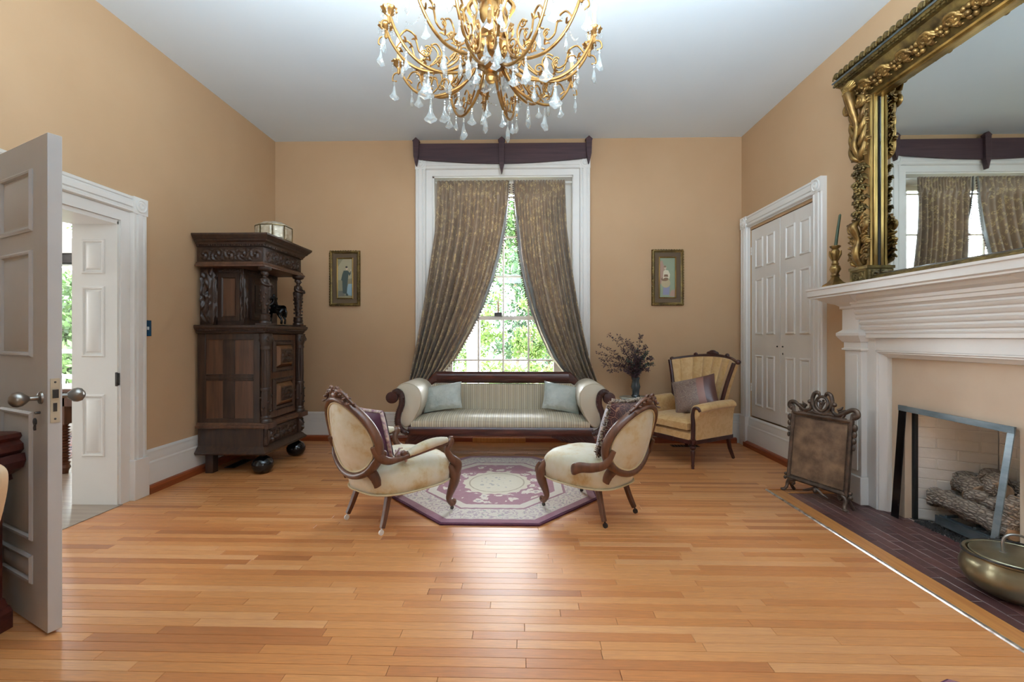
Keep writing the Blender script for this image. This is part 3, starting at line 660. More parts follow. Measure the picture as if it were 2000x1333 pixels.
def curtain(name, label, outer, inner, ztop, zbot, seed, flip):
    r = random.Random(seed); nu, nv = 150, 46; npl = 9
    ph = [r.uniform(-.5, .5) for _ in range(6)]
    def fn(u, v):
        z = ztop + (zbot - ztop)*v - (.03*sin(u*pi) if v > .9 else 0)
        xo, xi = lerpl(outer, v), lerpl(inner, v)
        uu = u + .014*sin(13*u + ph[0]*9)*min(1, u*8, (1-u)*8)
        x = xo + (xi - xo) * uu
        amp = (.030 + .030*min(1, v*1.6)) * (.75 + .35*sin(5.1*u + ph[5]*8))
        a = 2*pi*npl*uu
        sn = sin(a + 1.4*v*sin(3*u+ph[1]*4)); y = amp*(sn*abs(sn)**-.25 if abs(sn) > 1e-3 else 0) + .022*v*sin(2*pi*3.3*u + ph[2]*6 + 2*v) + .012*v*sin(a*2.1 + ph[3]*6)
        if v < .075:  # pinch pleat heading
            y = .030*abs(sin(a)) * (1 - .65*(1 - abs(v-.03)/.045)) + (.006*sin(a*2))
        # sag folds running towards the tied edge
        y += .016*sin(26*(u*1.0 - v*.55) + ph[4]*6) * max(0, u-.35) * min(1, v*2)
        return V((x, YB - .055 - y - .11*v, z))
    t = thing(name, label, 'curtain', (fn(.5,1).x, YB-.12, zbot), None, 'damask curtains')
    b = B(); b.grid(fn, nu, nv); c = ob('cloth', b, M['curtain'], t, sm=180)
    md = c.modifiers.new('thick', 'SOLIDIFY'); md.thickness = .004
    # satin lining turned over the leading edge
    def fl(u, v):
        uu = .93 + .075*u; p = fn(min(uu, 1.0), v); wd = .11*min(1, max(0, (v-.08)*2.2))*(1-.35*v)
        q = fn(1 - .0, v)
        return V((q.x + (0 if u > .99 else (u-1)*wd*flip), q.y - .012 - .012*sin(pi*u) - .01*sin(9*v+u*3), q.z))
    b = B(); b.grid(fl, 10, nv); c = ob('lining_edge', b, M['lining'], t, sm=180); md = c.modifiers.new('thick', 'SOLIDIFY'); md.thickness = .003
    b = B(); k = 74 if flip > 0 else 60
    for i in range(k):
        v = .02 + .96*(i/(k-1))*(1 if flip > 0 else .62); p = fn(1, v); b.ball((p.x + .010*flip, p.y - .014, p.z), .0085, 7, 5)
    ob('bead_trim', b, M['beadtrim'], t, kind='stuff', label='row of dark brown beads')
    return t
curtain('curtain', 'left taupe and gold damask curtain sweeping down towards the sofa arm', [-.995,-.998,-1.01,-1.05,-1.09,-1.135,-1.185,-1.24,-1.30], [-.158,-.175,-.205,-.265,-.345,-.46,-.60,-.77,-1.02], 3.02, .68, 1, 1)
curtain('curtain', 'right taupe and gold damask curtain beside the dried flowers', [.485,.492,.505,.54,.58,.625,.68,.745,.845], [-.108,-.095,-.075,-.045,.005,.075,.18,.32,.565], 3.02, .68, 2, -1)
t = thing('window_candle', 'dark electric candle on the window meeting rail', 'candle', (-.298, 5.41, 1.465))
b = B(); b.box(-.345, -.251, 5.395, 5.43, 1.4655, 1.51); ob('base', b, M['hardware'], t, bev=.004)
b = B(); b.lathe([(.012,1.51),(.012,1.63),(.014,1.635),(.0,1.636)], (-.298,5.412,0), 12); ob('sleeve', b, M['tanleather'], t)
b = B(); b.lathe([(.004,1.635),(.011,1.65),(.009,1.67),(.002,1.70)], (-.298,5.412,0), 10); ob('bulb', b, M['bulboff'], t)
# ================================================================== RUG
b = B(); k = .4142
def octo(s): return [(a*.77*s, c*.825*s) for a, c in ((-k,-1),(k,-1),(1,-k),(1,k),(k,1),(-k,1),(-1,k),(-1,-k))]
t = thing('octagonal_rug', 'octagonal plum and cream floral wool rug between the gold chairs', 'rug', (-.215, 3.715, 0), 0)
b = B(); b.rings([[(x,y,.0005) for x,y in octo(1)], [(x,y,.012) for x,y in octo(1.004)], [(x,y,.0150) for x,y in octo(.990)], [(x,y,.0085) for x,y in octo(.97)]], True, True); b.cur = 0
ob('edge_binding', b, M['rugedge'], t, sm=20)
b = B()
def rt(u, v):
    a = 2*pi*u; s = v; x_, y_ = cos(a), sin(a); m = max(abs(x_), abs(y_), (abs(x_)+abs(y_))*.70711); q = .985*s/m
    return V((x_*q*.77, y_*q*.825, .0158 + .0018*sin(60*x_*q)*sin(57*y_*q)))
b.grid(rt, 96, 24, cu=True); ob('pile', b, M['rug'], t, sm=60)
fr = copy_tree(t); OFF[fr] = V((0,0,0)); fr.location = (1.50, 1.222, 0); fr.rotation_euler = (0, 0, R(22.5)); fr.scale = (.45, .45, 1)
fr['label'] = 'small plum rug at the bottom edge of the photo, only its tip in view'
# ================================================================== SOFA
sofa = thing('scroll_arm_sofa', 'antique scroll-arm sofa with striped upholstery and carved mahogany frame', 'sofa', (-.222, 4.35, 0), 0)
def rounded_box(b, x0, x1, y0, y1, z0, z1, cx=0, cy=0, cz=0, n=10, crown=0):
    def top(u, v):
        x = x0 + (x1-x0)*u; y = y0 + (y1-y0)*v; e = (1-(2*u-1)**8)*(1-(2*v-1)**8)
        return V((x, y, z1 - .03*(1-e) + crown*(1-(2*u-1)**4)*(1-(2*v-1)**2)))
    b.grid(top, 4*n, 2*n)
    b.grid(lambda u, v: V((x0+(x1-x0)*u, y0 - .006*sin(pi*v), z0 + (top(u,0).z - z0)*v)), 4*n, 4)
    b.grid(lambda u, v: V((x0+(x1-x0)*(1-u), y1, z0 + (top(1-u,1).z - z0)*v)), 4*n, 4)
    b.grid(lambda u, v: V((x0, y0+(y1-y0)*(1-u), z0 + (top(0,1-u).z - z0)*v)), 2*n, 4)
    b.grid(lambda u, v: V((x1, y0+(y1-y0)*u, z0 + (top(1,u).z - z0)*v)), 2*n, 4)
    b.add([(x0,y0,z0),(x1,y0,z0),(x1,y1,z0),(x0,y1,z0)], [(3,2,1,0)])
b = B(); prof = [(0,.0),(-.012,.008),(-.022,.03),(-.022,.055),(-.012,.078),(0,.085)]
b.sweep([(.0,.0),(.012,.002),(.022,.02),(.024,.045),(.02,.07),(.008,.085),(-.06,.085),(-.06,0)], (-.90,.03,.252), (.90,.03,.252), (0,-1,0), (0,0,1)); ob('front_rail', b, M['mahog'], sofa)
b = B(); b.box(-.9,.9,.09,.60,.262,.33); b.box(-.9,.9,.57,.61,.262,.42); ob('seat_frame', b, M['mahogd'], sofa, bev=.004)
b = B(); rounded_box(b, -.87, .87, .02, .57, .337, .425, crown=.03); ob('seat_cushion', b, M['stripe'], sofa)
b = B(); bp = [(-.87,.40),(.87,.40),(.87,.60),(.84,.635),(.74,.705),(-.74,.705),(-.84,.635),(-.87,.60)]
i0 = len(b.v); b.rings([[(x,.585,z) for x,z in bp], [(x,.535,z) for x,z in bp], [(x*.985,.520,.40+(z-.40)*.985) for x,z in bp]]); ob('backrest', b, M['stripe'], sofa, sm=30)
b = B(); crp = [(-.735,.835),(.735,.835),(.775,.80),(.83,.735),(.87,.695),(.905,.67),(.905,.55),(.865,.55),(.862,.625),(.835,.655),(.745,.708),(-.745,.708),(-.835,.655),(-.862,.625),(-.865,.55),(-.905,.55),(-.905,.67),(-.87,.695),(-.83,.735),(-.775,.80)]
b.prism([(x,.565,z) for x,z in crp], (0,.055,0)); ob('crest_rail', b, M['mahog'], sofa, sm=20, bev=.02)
b = B(); cp = smooth_path([(-.90,.60,.50),(-.885,.60,.60),(-.85,.60,.672),(-.80,.60,.72),(-.74,.60,.765)],5) + [V((x,.60,.765)) for x in (-.6,-.3,0,.3,.6)] + smooth_path([(.74,.60,.765),(.80,.60,.72),(.85,.60,.672),(.885,.60,.60),(.90,.60,.50)],5)
b = B(); b.tube([(x,.567,.772) for x in (-.72,-.4,0,.4,.72)], .050, 14, flat=.42, up=(0,0,1)); ob('crest_roll', b, M['mahog'], sofa, sm=60)
for s in (-1, 1):
    ap = [(1.045,.655),(1.03,.70),(.985,.748),(.915,.768),(.84,.75),(.785,.70),(.765,.63),(.775,.54),(.81,.46),(.85,.39),(.90,.335),(.955,.345),(.968,.42),(.945,.50),(.930,.58),(.938,.645),(.965,.685),(1.0,.672)]
    cl = smooth_path([(a, c, 0) for a, c in ap] + [(ap[0][0], ap[0][1], 0)], 4)[:-1]
    c0 = V((.90,.56,0))
    rings_ = []
    for y, k_ in ((.012,.93),(.022,.985),(.05,1.0),(.55,1.0),(.585,.97)):
        rings_.append([(s*(c0.x + (p.x-c0.x)*k_), y, c0.y + (p.y-c0.y)*k_) for p in cl])
    b = B(); b.rings(rings_ if s > 0 else [list(reversed(q)) for q in rings_]); ob('arm', b, M['stripearm'], sofa, sm=50)
    path = smooth_path([(1.035,.675,0),(.995,.690,0),(.957,.650,0),(.952,.565,0),(.983,.475,0),(.993,.385,0),(.955,.315,0),(.885,.283,0)], 6)
    b = B(); pts = [(s*p.x, -.004, p.y) for p in path]; m_ = len(pts)
    b.tube(pts, [.030 + .006*sin(pi*i/m_) for i in range(m_)], 10, flat=.8, up=(0,1,0))
    for i in range(6, m_-2, 1):   # carved gadroon ribs across the scroll
        p, q = V(pts[i]), V(pts[i+1]); d = (q-p).normalized(); nn = V((d.z,0,-d.x))
        b.tube([p - nn*.026 + V((0,-.022,0)), p + V((0,-.031,0)) + d*.008, p + nn*.026 + V((0,-.022,0))], .0045, 5)
    sc = spiral((s*1.048,-.012,.628), (s,0,0), (0,0,1), .056, .008, 2.1, R(100), 40); b.tube(sc, [.014 - .006*i/len(sc) for i in range(len(sc))], 8)
    b.lathe([(.0,-.012),(.052,-.008),(.056,0),(.056,.05),(0,.06)], n=18); i1 = len(b.v) - 18*5
    b.tf(MX.Translation((s*1.048, .02, .628)) @ MX.Rotation(R(90), 4, 'X') @ MX.Translation((0,0,-.0)), i1)
    ob('scroll_arm_front', b, M['mahogd'], sofa, sm=60)
    # front leg: winged carved bracket with paw foot; rear leg
    br = [(.90,.253),(.50,.253)] + [(.50 + .05*i + (.025 if i % 2 else 0), .238 - .055*sin(pi*.5*i/5) - (.008 if i % 2 else 0)) for i in range(6)] + [(.80,.15),(.82,.10),(.90,.10),(.935,.17)]
    b = B(); b.prism([(s*x, .03, z) for x, z in br], (0,.09,0)); 
    for i in range(9):
        x = .54 + i*.035; b.tube([(s*x,.028,.246),(s*(x+.03),.022,.225),(s*(x+.075),.028,.19)], [.003,.006,.003], 6)
    i0 = len(b.v); b.lathe([(.0,0),(.05,.0),(.062,.02),(.055,.05),(.042,.08),(.045,.12),(.0,.13)], (s*.865, .06, 0), 14)
    for q in (-1.2,-.4,.4,1.2): b.ball((s*.865 + .03*q, .012, .020), (.014,.022,.018), 8, 6)
    ob('leg', b, M['mahogd'], sofa, sm=45)
    b = B(); b.prism([(s*.80,.50,.27),(s*.85,.50,.27),(s*.85,.55,.27),(s*.80,.55,.27)], (s*.02,.03,-.27)); ob('leg', b, M['mahogd'], sofa, bev=.004)
def cushion(name, label, c, w, h, t, rz, tilt, roll, mat, mats2=None, grp=None, pinch=.06):
    """stands on its lower edge, leaning back by tilt (deg)"""
    b = B(); b.pillow((0,0,0), (1,0,0), (0,0,1), (0,-1,0), w, h, t, pinch=pinch)
    Mx = MX.Translation(c) @ MX.Rotation(R(rz), 4, 'Z') @ MX.Rotation(R(-tilt), 4, 'X') @ MX.Rotation(R(roll), 4, 'Y'); b.tf(Mx)
    return b, Mx
b, _ = cushion('', '', (-.838,4.69,.585), .41, .29, .15, -10, 26, -10, None); solo('cushion', b, M['satin'], 'pale blue satin cushion at the left end of the striped sofa', 'cushion', 'blue satin cushions on the sofa', sm=180)
b, _ = cushion('', '', (.40,4.69,.585), .39, .30, .15, 12, 26, 12, None); solo('cushion', b, M['satin'], 'pale blue satin cushion at the right end of the striped sofa', 'cushion', 'blue satin cushions on the sofa', sm=180)
# ================================================================== BALLOON-BACK CHAIRS
def oval(t_, hw, hh, pt=.16):
    """egg outline, narrower towards the top"""
    a = t_; z = sin(a); return (hw*cos(a)*(1 - pt*z - .03*z*z), hh*z)
def balloon_chair(name, label, loc, rz, arms, fhw, rhw, dep, hz, bh):
    ch = thing(name, label, 'chair', loc, rz)
    # local: +y = facing, rear feet on y=0
    sz = .395; sb = .228
    out = []
    def outline(a):
        c_, s_ = cos(a), sin(a); y = dep*.52 + (dep*.60)*(abs(s_)**.75)*(1 if s_ > 0 else -1); k = (y + .05)/(dep+.1)
        x = (rhw + .06 + (fhw - rhw)*k) * (abs(c_)**.62) * (1 if c_ > 0 else -1); return x, y
    n = 48; o_ = [outline(2*pi*i/n) for i in range(n)]
    b = B(); cy = dep*.5
    rs = []
    for z, k in ((sb,.93),(sb+.004,.985),(sb+.06,1.02),(sz-.035,1.01),(sz-.012,.96),(sz+.004,.85),(sz+.018,.6),(sz+.026,.3)): rs.append([(x*k, cy + (y-cy)*k, z + (.012 if k < .9 else 0)) for x, y in o_])
    b.rings(rs); ob('seat', b, M['velvet'], ch, sm=70)
    b = B(); rr_ = [(x*1.012, cy+(y-cy)*1.012, sb+.01) for x, y in o_]; b.tube(rr_, .006, 6, loop=True); ob('gimp', b, M['gimp'], ch)
    # back
    lean = R(13 if arms else 16); oz = hz; oy = -.14; hw, hh = .25, .278*bh
    BM = MX.Translation((0, oy, oz)) @ MX.Rotation(lean, 4, 'X')
    n = 56; ov = [oval(2*pi*i/n, hw, hh) for i in range(n)]
    b = B(); b.tube([(x, .06*(x/hw)**2, z) for x, z in ov], [.030 + (.010 if math.sin(2*pi*i/n) < -.6 else 0) for i in range(n)], 10, flat=.62, up=(0,1,0), loop=True); 
    for s in (-1, 1):  # stiles running from the oval down into the seat
        b.tube(smooth_path([(s*.15,.03,-hh*.86),(s*.165,.045,-hh*1.05),(s*.165,.055,-hh*1.28)],4), [.034,.034,.034,.034,.032,.032,.030,.030,.030], 8, flat=.6, up=(0,1,0))
    b.tf(BM); ob('back_frame', b, M['walnut'], ch, sm=60)
    b = B()
    for sg in (-1, 1):
        b.grid(lambda u, v, sg=sg: (lambda e: V((e[0]*v*.90, sg*(.012 + .030*(1-v*v)) + .06*(e[0]*v/hw)**2, e[1]*v*.90)))(oval(2*pi*u, hw, hh)), 40, 8, cu=True)
    b.tf(BM); ob('back_pad', b, M['velvet'], ch, sm=180)
    b = B()
    for sg in (-1, 1): b.tube([(x*.895, sg*.014 + .06*(x*.9/hw)**2, z*.895) for x, z in ov], .0055, 6, loop=True)
    b.tf(BM); ob('back_gimp', b, M['gimp'], ch)
    # carved crest
    b = B()
    b.ball((0,.0,hh+.022), (.045,.022,.024), 12, 8)
    for s in (-1, 1):
        b.tube(smooth_path([(s*.02,0,hh+.05),(s*.07,.0,hh+.045),(s*.12,.01,hh-.005),(s*.16,.02,hh-.045)],5), [.014,.015,.015,.014,.013,.012,.011,.010,.010,.009,.008,.007,.007,.006,.006,.005], 8)
        for q in range(4): b.ball((s*(.035+.034*q), -.012, hh+.042-.006*q-.005*q*q), (.013,.011,.013-.002*q), 8, 6); b.ball((s*(.05+.034*q), .016, hh+.036-.006*q-.005*q*q), (.012,.010,.011-.002*q), 8, 6)
        b.tube(spiral((s*.028,0,hh+.062), (s,0,0), (0,0,1), .022, .006, 1.2, R(200), 14), .008, 6)
    b.tf(BM); ob('crest', b, M['walnut'], ch, sm=60)
    # rear legs
    for s in (-1, 1):
        p = smooth_path([(s*(rhw-.03), .075, .27), (s*(rhw-.022), .05, .19), (s*(rhw-.01), .02, .10), (s*rhw, -.005, .040)], 4)
        b = B(); b.tube(p, [.024 - .006*i/len(p) for i in range(len(p))], 4, up=(.7,.7,0)); l = ob('leg', b, M['walnut'], ch, bev=.003)
        b = B(); b.lathe([(.004,-.006),(.016,-.006),(.017,.006),(.004,.006)], n=14); b.tf(MX.Translation((s*rhw, -.012, .0175)) @ MX.Rotation(R(90), 4, 'Y')); b.tube([(s*rhw,-.006,.045),(s*rhw,-.012,.018)], .006, 6)
        ob('caster', b, (M['trim'] if arms else M['hardware']), l)
    # cabriole front legs
    for s in (-1, 1):
        p = smooth_path([(s*(fhw-.005), dep-.02, .335), (s*(fhw+.012), dep+.015, .28), (s*(fhw+.012), dep+.022, .22), (s*(fhw-.008), dep-.002, .13), (s*(fhw-.012), dep-.008, .088), (s*(fhw+.0), dep+.012, .056)], 5)
        b = B(); m_ = len(p); b.tube(p, [lerpl([.030,.040,.036,.024,.019,.020], i/(m_-1)) for i in range(m_)], 10)
        b.tube(spiral((s*(fhw), dep+.024, .068), (0,1,0), (0,0,1), .022, .006, 1.3, R(180), 14), .010, 7)
        b.tube(smooth_path([(s*(fhw+.02), dep+.03, .33), (s*(fhw+.03), dep+.052, .27), (s*(fhw+.01), dep+.035, .19)],4), [.006,.01,.012,.013,.012,.01,.008,.006,.005], 7)
        b.tube([(s*fhw,dep+.010,.061),(s*fhw,dep+.010,.042)], .012, 8)
        l = ob('leg', b, M['walnut'], ch, sm=60)
        b = B(); b.lathe([(.004,-.006),(.012,-.006),(.012,.006),(.004,.006)], n=12); b.tf(MX.Translation((s*fhw, dep+.010, .0300)) @ MX.Rotation(R(90), 4, 'Y')); ob('caster', b, M['hardware'], l)
    if arms:
        for s in (-1, 1):
            a = thing_arm(ch, s, fhw, dep)
    else:
        for s in (-1, 1):
            b = B(); p = smooth_path([(s*.232, -.115, .52), (s*.25, -.065, .43), (s*.268, .02, .395), (s*.288, .10, .385), (s*.284, .155, .36), (s*.258, .165, .345)], 6); m_ = len(p)
            b.tube(p, [lerpl([.016,.024,.030,.034,.036,.026], i/(m_-1)) for i in range(m_)], 10, flat=.55, up=(0,0,1)); b.ball((s*.295,.135,.378), (.012,.03,.03), 10, 8)
            ob('hip_scroll', b, M['walnut'], ch, sm=60)
    return ch
def thing_arm(ch, s, fhw, dep):
    b = B()
    p = smooth_path([(s*.235,-.10,.565), (s*.242,-.06,.50), (s*.25,.0,.462), (s*.258,.08,.462), (s*.275,.18,.475), (s*.292,.37,.497), (s*.293,.445,.503)], 5); m_ = len(p)
    b.tube(p, [lerpl([.020,.030,.024,.018,.018,.018,.02], i/(m_-1)) for i in range(m_)], 10, flat=.75, up=(0,0,1))
    b.ball((s*.258,.105,.488), (.016,.024,.022), 10, 8); b.ball((s*.244,-.035,.51), (.016,.026,.026), 10, 8)
    b.ball((s*.292,.470,.503), (.022,.030,.030), 12, 8)
    b.tube(spiral((s*.292,.473,.498), (0,1,0), (0,0,1), .030, .008, 1.2, R(60), 16), .012, 8)
    q = smooth_path([(s*.292,.465,.49), (s*.285,.447,.45), (s*.288,.475,.395), (s*.290,.535,.335), (s*(fhw+.012),dep+.02,.27)], 5); m_ = len(q)
    b.tube(q, [lerpl([.022,.020,.024,.036,.038], i/(m_-1)) for i in range(m_)], 10)
    a = ob('arm', b, M['walnut'], ch, sm=60)
    b = B(); pp = smooth_path([(s*.266,.135,.482), (s*.278,.22,.506), (s*.288,.33,.522), (s*.293,.435,.519)], 6); m_ = len(pp)
    b.tube(pp, [.012 + .020*sin(pi*min(.96,max(.06,i/(m_-1))))**.5 for i in range(m_)], 12, flat=1.05, up=(0,0,1)); ob('arm_pad', b, M['velvet'], a, sm=80)
    return a
balloon_chair('balloon_back_armchair', 'gold velvet balloon-back armchair with carved walnut frame and padded arms', (-1.012, 2.86, 0), R(53-90), True, .26, .19, .508, .60, .90)
balloon_chair('balloon_back_chair', 'armless gold velvet balloon-back chair with a burgundy fringed cushion', (.638, 3.003, 0), R(134.5-90), False, .215, .175, .473, .56, .83)
# cushions on them (local chair frames)
def chair_m(loc, deg): return MX.Translation(loc) @ MX.Rotation(R(deg-90), 4, 'Z')
CM = chair_m((-1.012,2.86,0), 53)
t = thing('tasselled_cushion', 'plum velvet cushion with mauve braid and a corner tassel on the gold armchair', 'cushion', CM @ V((0,.075,.425)), R(53-90))
b = B(); b.pillow((0,0,0), (1,0,0), (0,0,1), (0,1,0), .36, .34, .12); TM = MX.Translation((0,-.035,.165)) @ MX.Rotation(R(14), 4, 'X'); b.tf(TM); ob('cover', b, M['purple'], t, sm=180)
b = B()
for x in (-.175, .175): b.tube([(x,0,-.165),(x*1.01,0,0),(x,0,.165)], .012, 8)
b.tube([(-.175,0,.165),(0,0,.16),(.175,0,.165)], .012, 8); b.grid(lambda u, v: V((.09+.075*u, .055*(1-.55*u)+.006, -.15+.30*v)), 4, 10); b.tf(TM); ob('braid', b, M['tasselm'], t, sm=180)
b = B(); r = random.Random(4); c = V((.175,.03,.035)); b.ball(c + V((0,.02,0)), .022, 10, 8)
for i in range(26):
    d = V((r.uniform(-.6,1), r.uniform(.2,1.2), r.uniform(-.5,.5))).normalized(); b.tube([c, c + d*.04 + V((0,0,.012)), c + d*.075 + V((0,0,-.012))], [.006,.007,.006], 5)
ob('tassel', b, M['tasselm'], t, sm=180, kind='stuff')
CM2 = chair_m((.638,3.003,0), 134.5)
t = thing('fringed_cushion', 'burgundy cut-velvet cushion with a brown and cream fringe on the armless chair', 'cushion', CM2 @ V((0,.02,.425)), R(134.5-90))
b = B(); b.pillow((0,0,0), (1,0,0), (0,0,1), (0,1,0), .37, .37, .15); TM = MX.Translation((.03,.0,.19)) @ MX.Rotation(R(15), 4, 'X') @ MX.Rotation(R(4), 4, 'Y'); b.tf(TM); ob('cover', b, M['cutvelvet'], t, sm=180)
b = B(); r = random.Random(9); per = [(-1,-1),(1,-1),(1,1),(-1,1)]
for k_ in range(4):
    a_, c_ = V((per[k_][0]*.178,0,per[k_][1]*.178)), V((per[(k_+1)%4][0]*.178,0,per[(k_+1)%4][1]*.178)); o2 = V((c_.z - a_.z, 0, -(c_.x - a_.x))).normalized()
    for i in range(46):
        p = a_.lerp(c_, i/46) - o2*(.012*(1-(2*i/46-1)**2)); 
        for q in range(2):
            d = (o2 + V((r.uniform(-.4,.4), r.uniform(-.9,.9), r.uniform(-.4,.4)))).normalized(); b.tube([p - o2*.012, p + d*.012, p + d*.026], [.004,.005,.003], 4)
b.tf(TM); ob('fringe', b, M['fringe'], t, sm=180, kind='stuff')
# ================================================================== WING CHAIR
wch = thing('wing_chair', 'tan damask channel-back wing chair in the corner by the closet', 'chair', (1.657, 4.58, 0), R(121.3))
b = B(); rounded_box(b, -.30, .30, -.27, .315, .262, .355, crown=.0, n=8); ob('seat_base', b, M['damask'], wch)
b = B(); rounded_box(b, -.262, .262, -.20, .335, .357, .445, crown=.022, n=8); ob('seat_cushion', b, M['damask'], wch)
b = B(); b.box(-.31, .31, .285, .318, .225, .265); b.box(-.10,.10,.315,.326,.222,.268); b.box(-.31,-.285,-.26,.3,.225,.265); b.box(.285,.31,-.26,.3,.225,.265); b.box(-.31,.31,-.28,-.25,.225,.265); ob('carved_apron', b, M['mahogd'], wch, bev=.003)
ci = 14
def backsurf(u, v, front=True):
    x = 2*u - 1; hw = .255 + .115*v**1.6; z = .40 + v*(.565 + .045*(1 - abs(x)**2.2)) 
    y = -.205 - .16*v + .16*(abs(x)**2.6)*(.45 + .55*v)
    ch_ = .016*abs(sin(pi*6.5*(u)))**.6
    if front: return V((x*hw, y + ch_, z))
    return V((x*(hw+.012), y - .065, z))
b = B(); b.grid(lambda u, v: backsurf(u, v), 104, 16); nb = B(); b.grid(lambda u, v: backsurf(1-u, v, False), 40, 12)
for e in (0, 1): b.grid(lambda u, v, e=e: backsurf(e, v).lerp(backsurf(e, v, False), u if e else 1-u), 3, 16)
b.grid(lambda u, v: backsurf(u, 1).lerp(backsurf(u, 1, False), v), 40, 3); ob('channel_back', b, M['damask'], wch, sm=50)
b = B(); p = [backsurf(i/40, 1).lerp(backsurf(i/40, 1, False), .5) + V((0,0,.008)) for i in range(41)]
b.tube(p, [.016 + .006*max(0, 1-abs(i-20)/13) for i in range(41)], 8)
b.ball(p[20] + V((0,0,.026)), (.075,.018,.026), 12, 8); b.ball(p[20] + V((0,0,.045)), (.04,.016,.016), 10, 6)
for i in (10, 30): b.ball(p[i] + V((0,0,.018)), (.024,.018,.022), 10, 8)
for s in (0, 40): b.ball(p[s] + V((.012*(1 if s else -1),0,0)), (.028,.024,.024), 10, 8)
ob('crest_rail', b, M['mahogd'], wch, sm=60)
for s in (-1, 1):
    e = 1 if s > 0 else 0
    b = B(); pts = [backsurf(e, v_) + V((s*.006, .012, 0)) for v_ in [.32 + .68*i/16 for i in range(17)]]; b.tube(pts, [.021]*17, 8, flat=.8); ob('wing_rail', b, M['mahogd'], wch, sm=60)
    # rolled arm
    sec = [(.265,.27),(.268,.45),(.262,.53),(.268,.575),(.295,.60),(.335,.602),(.368,.58),(.375,.55),(.358,.535),(.348,.50),(.338,.42),(.330,.27)]
    cl = smooth_path([(a_, c_, 0) for a_, c_ in sec], 3)
    rs = []
    for y, k_, dz in ((-.235,.98,.01),(-.05,1,.005),(.15,1.0,-.005),(.262,1.0,-.015),(.285,.9,-.02)):
        q = [(s*(.31 + (p_.x-.31)*k_), y + (.015*sin(pi*i/len(cl)) if y > .2 else 0), .27 + (p_.y-.27)*k_ + dz*(p_.y > .4)) for i, p_ in enumerate(cl)]
        rs.append(q if s > 0 else q[::-1])
    b = B(); b.rings(rs); ob('arm', b, M['damask'], wch, sm=60)
    b = B(); p = smooth_path([(s*.368,.288,.535),(s*.350,.296,.565),(s*.312,.300,.555),(s*.298,.300,.49),(s*.305,.302,.40),(s*.300,.302,.275)], 6); b.tube(p, [.013 + .008*i/len(p) for i in range(len(p))], 8); ob('arm_front', b, M['mahogd'], wch, sm=60)
    b = B(); b.lathe([(.008,0),(.014,.0),(.012,.015),(.016,.03),(.013,.04),(.017,.12),(.021,.16),(.014,.172),(.026,.185),(.028,.20),(.016,.212),(.024,.222),(.036,.24),(.036,.268),(.02,.282)], (s*.288,.285,0), 14); ob('leg', b, M['mahogd'], wch)
    b = B(); b.tube([(s*.27,-.25,.24),(s*.272,-.28,.12),(s*.275,-.335,.0135)], [.021,.018,.015], 4, up=(1,1,0)); ob('leg', b, M['mahogd'], wch, sm=0)
t = thing('brocade_cushion', 'mauve-brown paisley cushion with plain dark band on the wing chair', 'cushion', (1.70, 4.50, .46), R(140))
TM = MX.Translation((.0,.0,.185)) @ MX.Rotation(R(26), 4, 'X') @ MX.Rotation(R(17), 4, 'Y')
b = B(); b.pillow((0,0,0), (-1,0,0), (0,0,1), (0,1,0), .42, .36, .15, n=18)
for i, f in enumerate(b.f):
    cx = sum(b.v[j].x for j in f)/len(f); b.m[i] = 2 if cx < -.11 else (1 if cx < -.05 else 0)
b.tf(TM); ob('cover', b, [M['brocade'], M['brocadep'], M['brocadeb']], t, sm=180)
b = B(); b.tube([(.20*sx*(1-.03*q), 0, .172*sz*(1-.03*q)) for sx, sz, q in ((-1,-1,0),(0,-1,1),(1,-1,0),(1,0,1),(1,1,0),(0,1,1),(-1,1,0),(-1,0,1))], .006, 6, loop=True); b.tf(TM); ob('piping', b, M['brocadeb'], t)
# ================================================================== SIDE TABLE, VASE, FLOWERS
t = thing('side_table', 'small pedestal side table with a grey marble top beside the sofa', 'table', (1.225, 4.98, 0))
tc_ = V((1.225, 4.98, 0)); b = B(); tp = [(-.155,-.05),(-.09,-.125),(.09,-.125),(.155,-.05),(.155,.05),(.09,.125),(-.09,.125),(-.155,.05)]
b.rings([[(tc_.x+x*k_, tc_.y+y*k_, z) for x, y in tp] for z, k_ in ((.535,.95),(.541,1),(.553,1),(.558,.97))]); ob('marble_top', b, M['marble'], t, sm=20)
b = B(); b.lathe([(.08,.534),(.06,.52),(.03,.49),(.035,.44),(.05,.36),(.04,.30),(.028,.24),(.04,.20),(.045,.16),(.02,.14)], tc_, 16); ob('pedestal', b, M['mahog'], t)
for k_ in range(3):
    a = 2*pi*k_/3 + 2.6; d_ = V((cos(a), sin(a), 0)); b = B(); b.tube(smooth_path([tc_+d_*.03+V((0,0,.19)), tc_+d_*.08+V((0,0,.15)), tc_+d_*.13+V((0,0,.05)), tc_+d_*.15+V((0,0,.013))],4), [.02]*5+[.016]*5+[.013]*3, 8); ob('leg', b, M['mahog'], t)
b = B(); b.lathe([(.0,0),(.044,0),(.048,.01),(.038,.03),(.042,.08),(.052,.11),(.042,.15),(.038,.18),(.048,.212),(.046,.212),(.036,.18),(.0,.16)], (1.235,4.975,.5585), 20, wob=lambda u: 1+.03*cos(12*2*pi*u))
solo('flower_vase', b, M['vase'], 'smoky fluted glass vase on the marble side table', 'vase')
fl = thing('dried_bouquet', 'bouquet of dried purple-brown stems fanning out of the glass vase', 'flowers', (1.235, 4.975, .74))
r = random.Random(21); bs, bl, bg = B(), B(), B(); c = V((1.235,4.975,.755))
